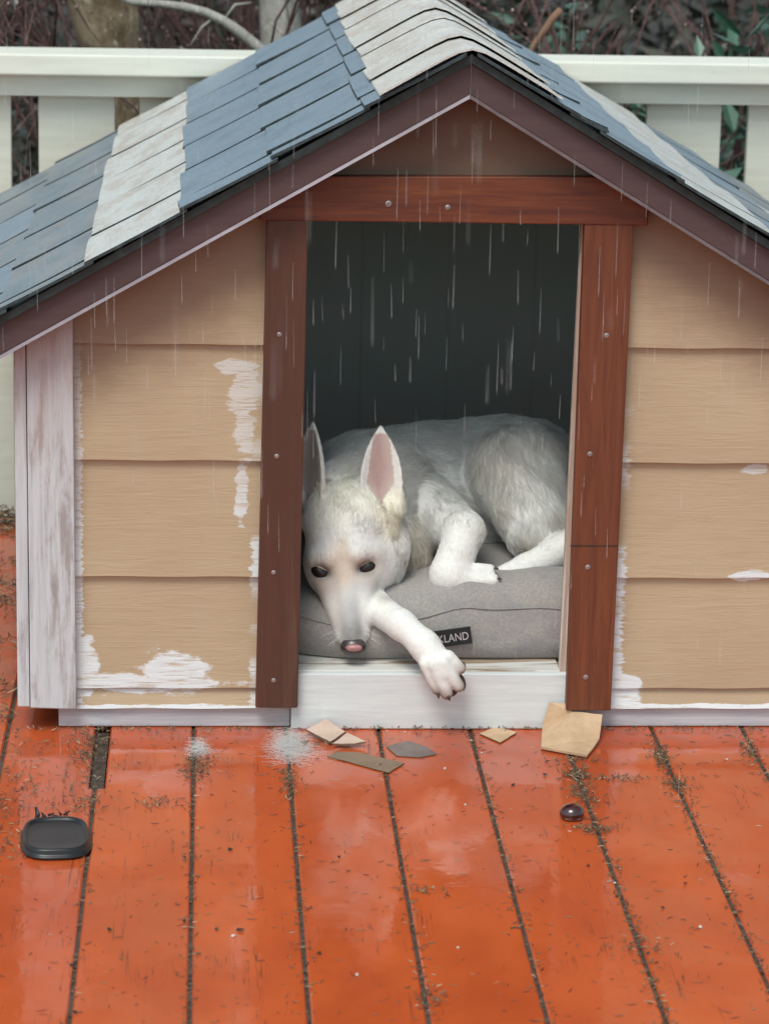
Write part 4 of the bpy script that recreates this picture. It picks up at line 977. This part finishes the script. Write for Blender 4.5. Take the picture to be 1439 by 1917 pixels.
# pale branch arching from the upper left down to the roof edge
bp = [(215, -14), (245, 2), (300, 6), (345, 12), (385, 22), (418, 38), (450, 60), (486, 90), (520, 130)]
P_ = [Vector(at(a, b, 2.2)) for a, b in bp]; br = empty('fallen_branch', (P_[-1].x, 2.2, -.6), 'smooth whitish branch arching down toward the roof from the upper left', 'branch')
m = MB(); m.tube([Vector((P_[-1].x+.35, 2.25, -.6))]+P_[::-1], [.013, .0125, .0125, .012, .011, .010, .010, .0085, .008, .006], 10); m.build('bough', M_bark2, br, smooth=True)
m = MB(); m.tube([at(400, 32, 2.2), at(378, 50, 2.2), at(356, 84, 2.19)], [.0035, .003, .002], 5); m.tube([at(345, 12, 2.2), at(330, -30, 2.2)], [.003, .002], 5); m.tube([at(418, 38, 2.2), at(440, 8, 2.2), at(470, 4, 2.2)], [.003, .003, .002], 5); m.build('side_twig', M_bark2, br, smooth=True)
P_ = [at(1000, 82, 2.1), at(1018, 58, 2.1), at(1034, 34, 2.1), at(1050, 16, 2.1)]; m = MB(); m.tube([at(985, 120, 2.1)]+P_, [.006, .0065, .008, .009, .008], 8)
st = empty('cut_stub', (P_[0][0], 2.1, -.6), 'short orange tan cut branch stub behind the railing, right of the roof peak', 'branch'); m.tube([Vector((P_[0][0]-.05, 2.12, -.6)), at(985, 120, 2.1)], [.007, .006], 7); m.build('bough', M_twigo, st, smooth=True)
# bare shrubs
shr = [(-1.25, 2.55, 'left frame edge'), (-.80, 3.0, 'left'), (-.42, 2.7, 'l2'), (-.05, 3.1, 'mid'), (.38, 2.6, 'r1'), (.72, 3.0, 'r2'), (1.15, 2.7, 'r3')]
labs = ['bare red brown shrub at the far left behind the railing', 'bare twiggy shrub just left of the stout tan tree trunk', 'bare shrub between the two tree trunks, behind the pale branch', 'bare thicket shrub behind the roof peak',
        'bare twiggy shrub with pinkish buds beside the orange cut stub', 'bare shrub mixed with green leaves right of the cut stub', 'bare shrub at the far right of the railing']
for (x, y, _), lb in zip(shr, labs):
    o = empty('bare_shrub', (x, y, -.6), lb, 'shrub', 'bare shrubs beyond the railing'); m = MB(); bl = []
    for k in range(10 if x < .2 else 5):
        b0 = Vector((x+random.gauss(0, .12), y+random.gauss(0, .15), -.6)); d = Vector((random.gauss(0, .22), random.gauss(0, .15), 1)).normalized()
        grow(m, b0, d, random.uniform(1.2, 1.7), .009, 3, .42, 0, bl)
    s_ = m.build('stems', M_twig, o, fix=False); buds_mesh(bl, 'buds', M_bud, o)
# evergreen shrubs on the right, leaves each a folded blade
def leaf_mat(name, c1, c2):
    g = G(name, .35); oi = g.n('NewGeometry').outputs['Random Per Island']
    return g.set(Base_Color=g.mix(oi, c1, c2), Roughness=.35, Coat_Weight=.3)
M_leaf = leaf_mat('evergreen_leaf', (.03, .10, .06), (.13, .23, .17)); M_leafb = leaf_mat('bright_leaf', (.06, .16, .05), (.14, .26, .10)); M_hedge = leaf_mat('hedge_leaf', (.030, .042, .030), (.085, .08, .06))
def leaves(n, cx, cy, cz, sx, sy, sz, L, mat, name, par, thresh=-1., fr=3.):
    m = MB(); c = 0; tries = 0
    while c < n and tries < n*6:
        tries += 1
        p = Vector((random.uniform(-1, 1), random.uniform(-1, 1), random.uniform(-1, 1)))
        if p.length > 1 and par is not None: continue
        q = Vector((cx+p.x*sx, cy+p.y*sy, cz+p.z*sz))
        if noise.noise(q*fr) < thresh: continue
        a = Vector((random.gauss(0, 1), random.gauss(0, 1), random.gauss(-.3, .6))).normalized(); b = a.cross(Vector((random.gauss(0, 1), random.gauss(0, 1), 1))).normalized(); up = a.cross(b)
        l = L*random.uniform(.6, 1.3); w_ = l*.2
        m.poly([q, q+a*l*.45+b*w_+up*w_*.4, q+a*l, q+a*l*.45-b*w_+up*w_*.4, q+a*l*.5], [(0, 4, 1), (4, 2, 1), (0, 3, 4), (4, 3, 2)]); c += 1
    return m.build(name, mat, par, fix=False)
for (x, y, z, sx, sz, n, mt, lb, L) in ((.98, 2.6, .42, .36, .66, 950, M_leaf, 'dark glossy evergreen shrub near the right edge behind the railing', .085), (.60, 3.1, .30, .40, .62, 800, M_leaf, 'evergreen shrub in shade behind the roof, right of the peak', .07),
                                     (1.42, 2.9, .5, .34, .7, 380, M_leaf, 'evergreen shrub at the far right outside the railing corner', .085), (.93, 1.95, .46, .07, .30, 60, M_leafb, 'slim bright green sapling against the right end of the railing', .045)):
    o = empty('evergreen_shrub', (x, y, -.6), lb, 'shrub'); leaves(n, x, y, z, sx, sx*.7, sz, L, mt, 'foliage', o, -.25)
    m = MB()
    for k in range(5 if n > 100 else 2): m.tube([Vector((x+random.gauss(0, .04), y+random.gauss(0, .04), -.6)), Vector((x+random.gauss(0, .1)*sx*3, y, z)), Vector((x+random.gauss(0, .3)*sx, y, z+sz*.8))], [.012, .008, .003], 6)
    m.build('stems', M_twig, o)
tag(leaves(34000, 0, 6.2, .25, 5.0, 1.2, 1.2, .13, M_hedge, 'hedge', None, -.3, 1.2), 'dark mass of evergreen hedge far behind the bare shrubs', 'hedge', kind='stuff')
tag(leaves(16000, 0, 3.8, .05, 2.8, 1.0, .45, .075, M_hedge, 'undergrowth', None, -.35, 2.), 'dark undergrowth filling the space behind the railing', 'undergrowth', kind='stuff')

# ------------------------------------------------------------------ rain
gr = G('rain_water'); tr = gr.n('BsdfTransparent'); mixs = gr.n('MixShader', {0: .22}); gr.t.links.new(tr.outputs[0], mixs.inputs[1]); gr.t.links.new(gr.p.outputs[0], mixs.inputs[2]); gr.t.links.new(mixs.outputs[0], gr.out.inputs[0])
gr.set(Base_Color=(.80, .82, .82), Roughness=.15)
M_rain = gr.m; mb = MB()
for _ in range(300):
    y = random.uniform(-.75, -.09) if random.random() < .75 else random.uniform(-2.2, -.75); px = random.uniform(0, 1439); py = random.gauss(520, 330) if random.random() < .8 else random.uniform(0, 1900)
    p = Vector(at(px, py, y)); L = random.uniform(.02, .075); r = random.uniform(.00018, .0005)
    if p.z < .01: continue
    sx = random.gauss(.0003, .0005)
    mb.tube([p+Vector((0, 0, L)), p+Vector((sx*.5, 0, L*.5)), p+Vector((sx, 0, L*.12)), p+Vector((sx, 0, 0))], [r*.25, r*.7, r, r*.4], 5)
ro = mb.build('rain', M_rain, smooth=True); tag(ro, 'fine pale rain falling in front of the dog house', 'rain', kind='stuff')
ro.visible_shadow = True
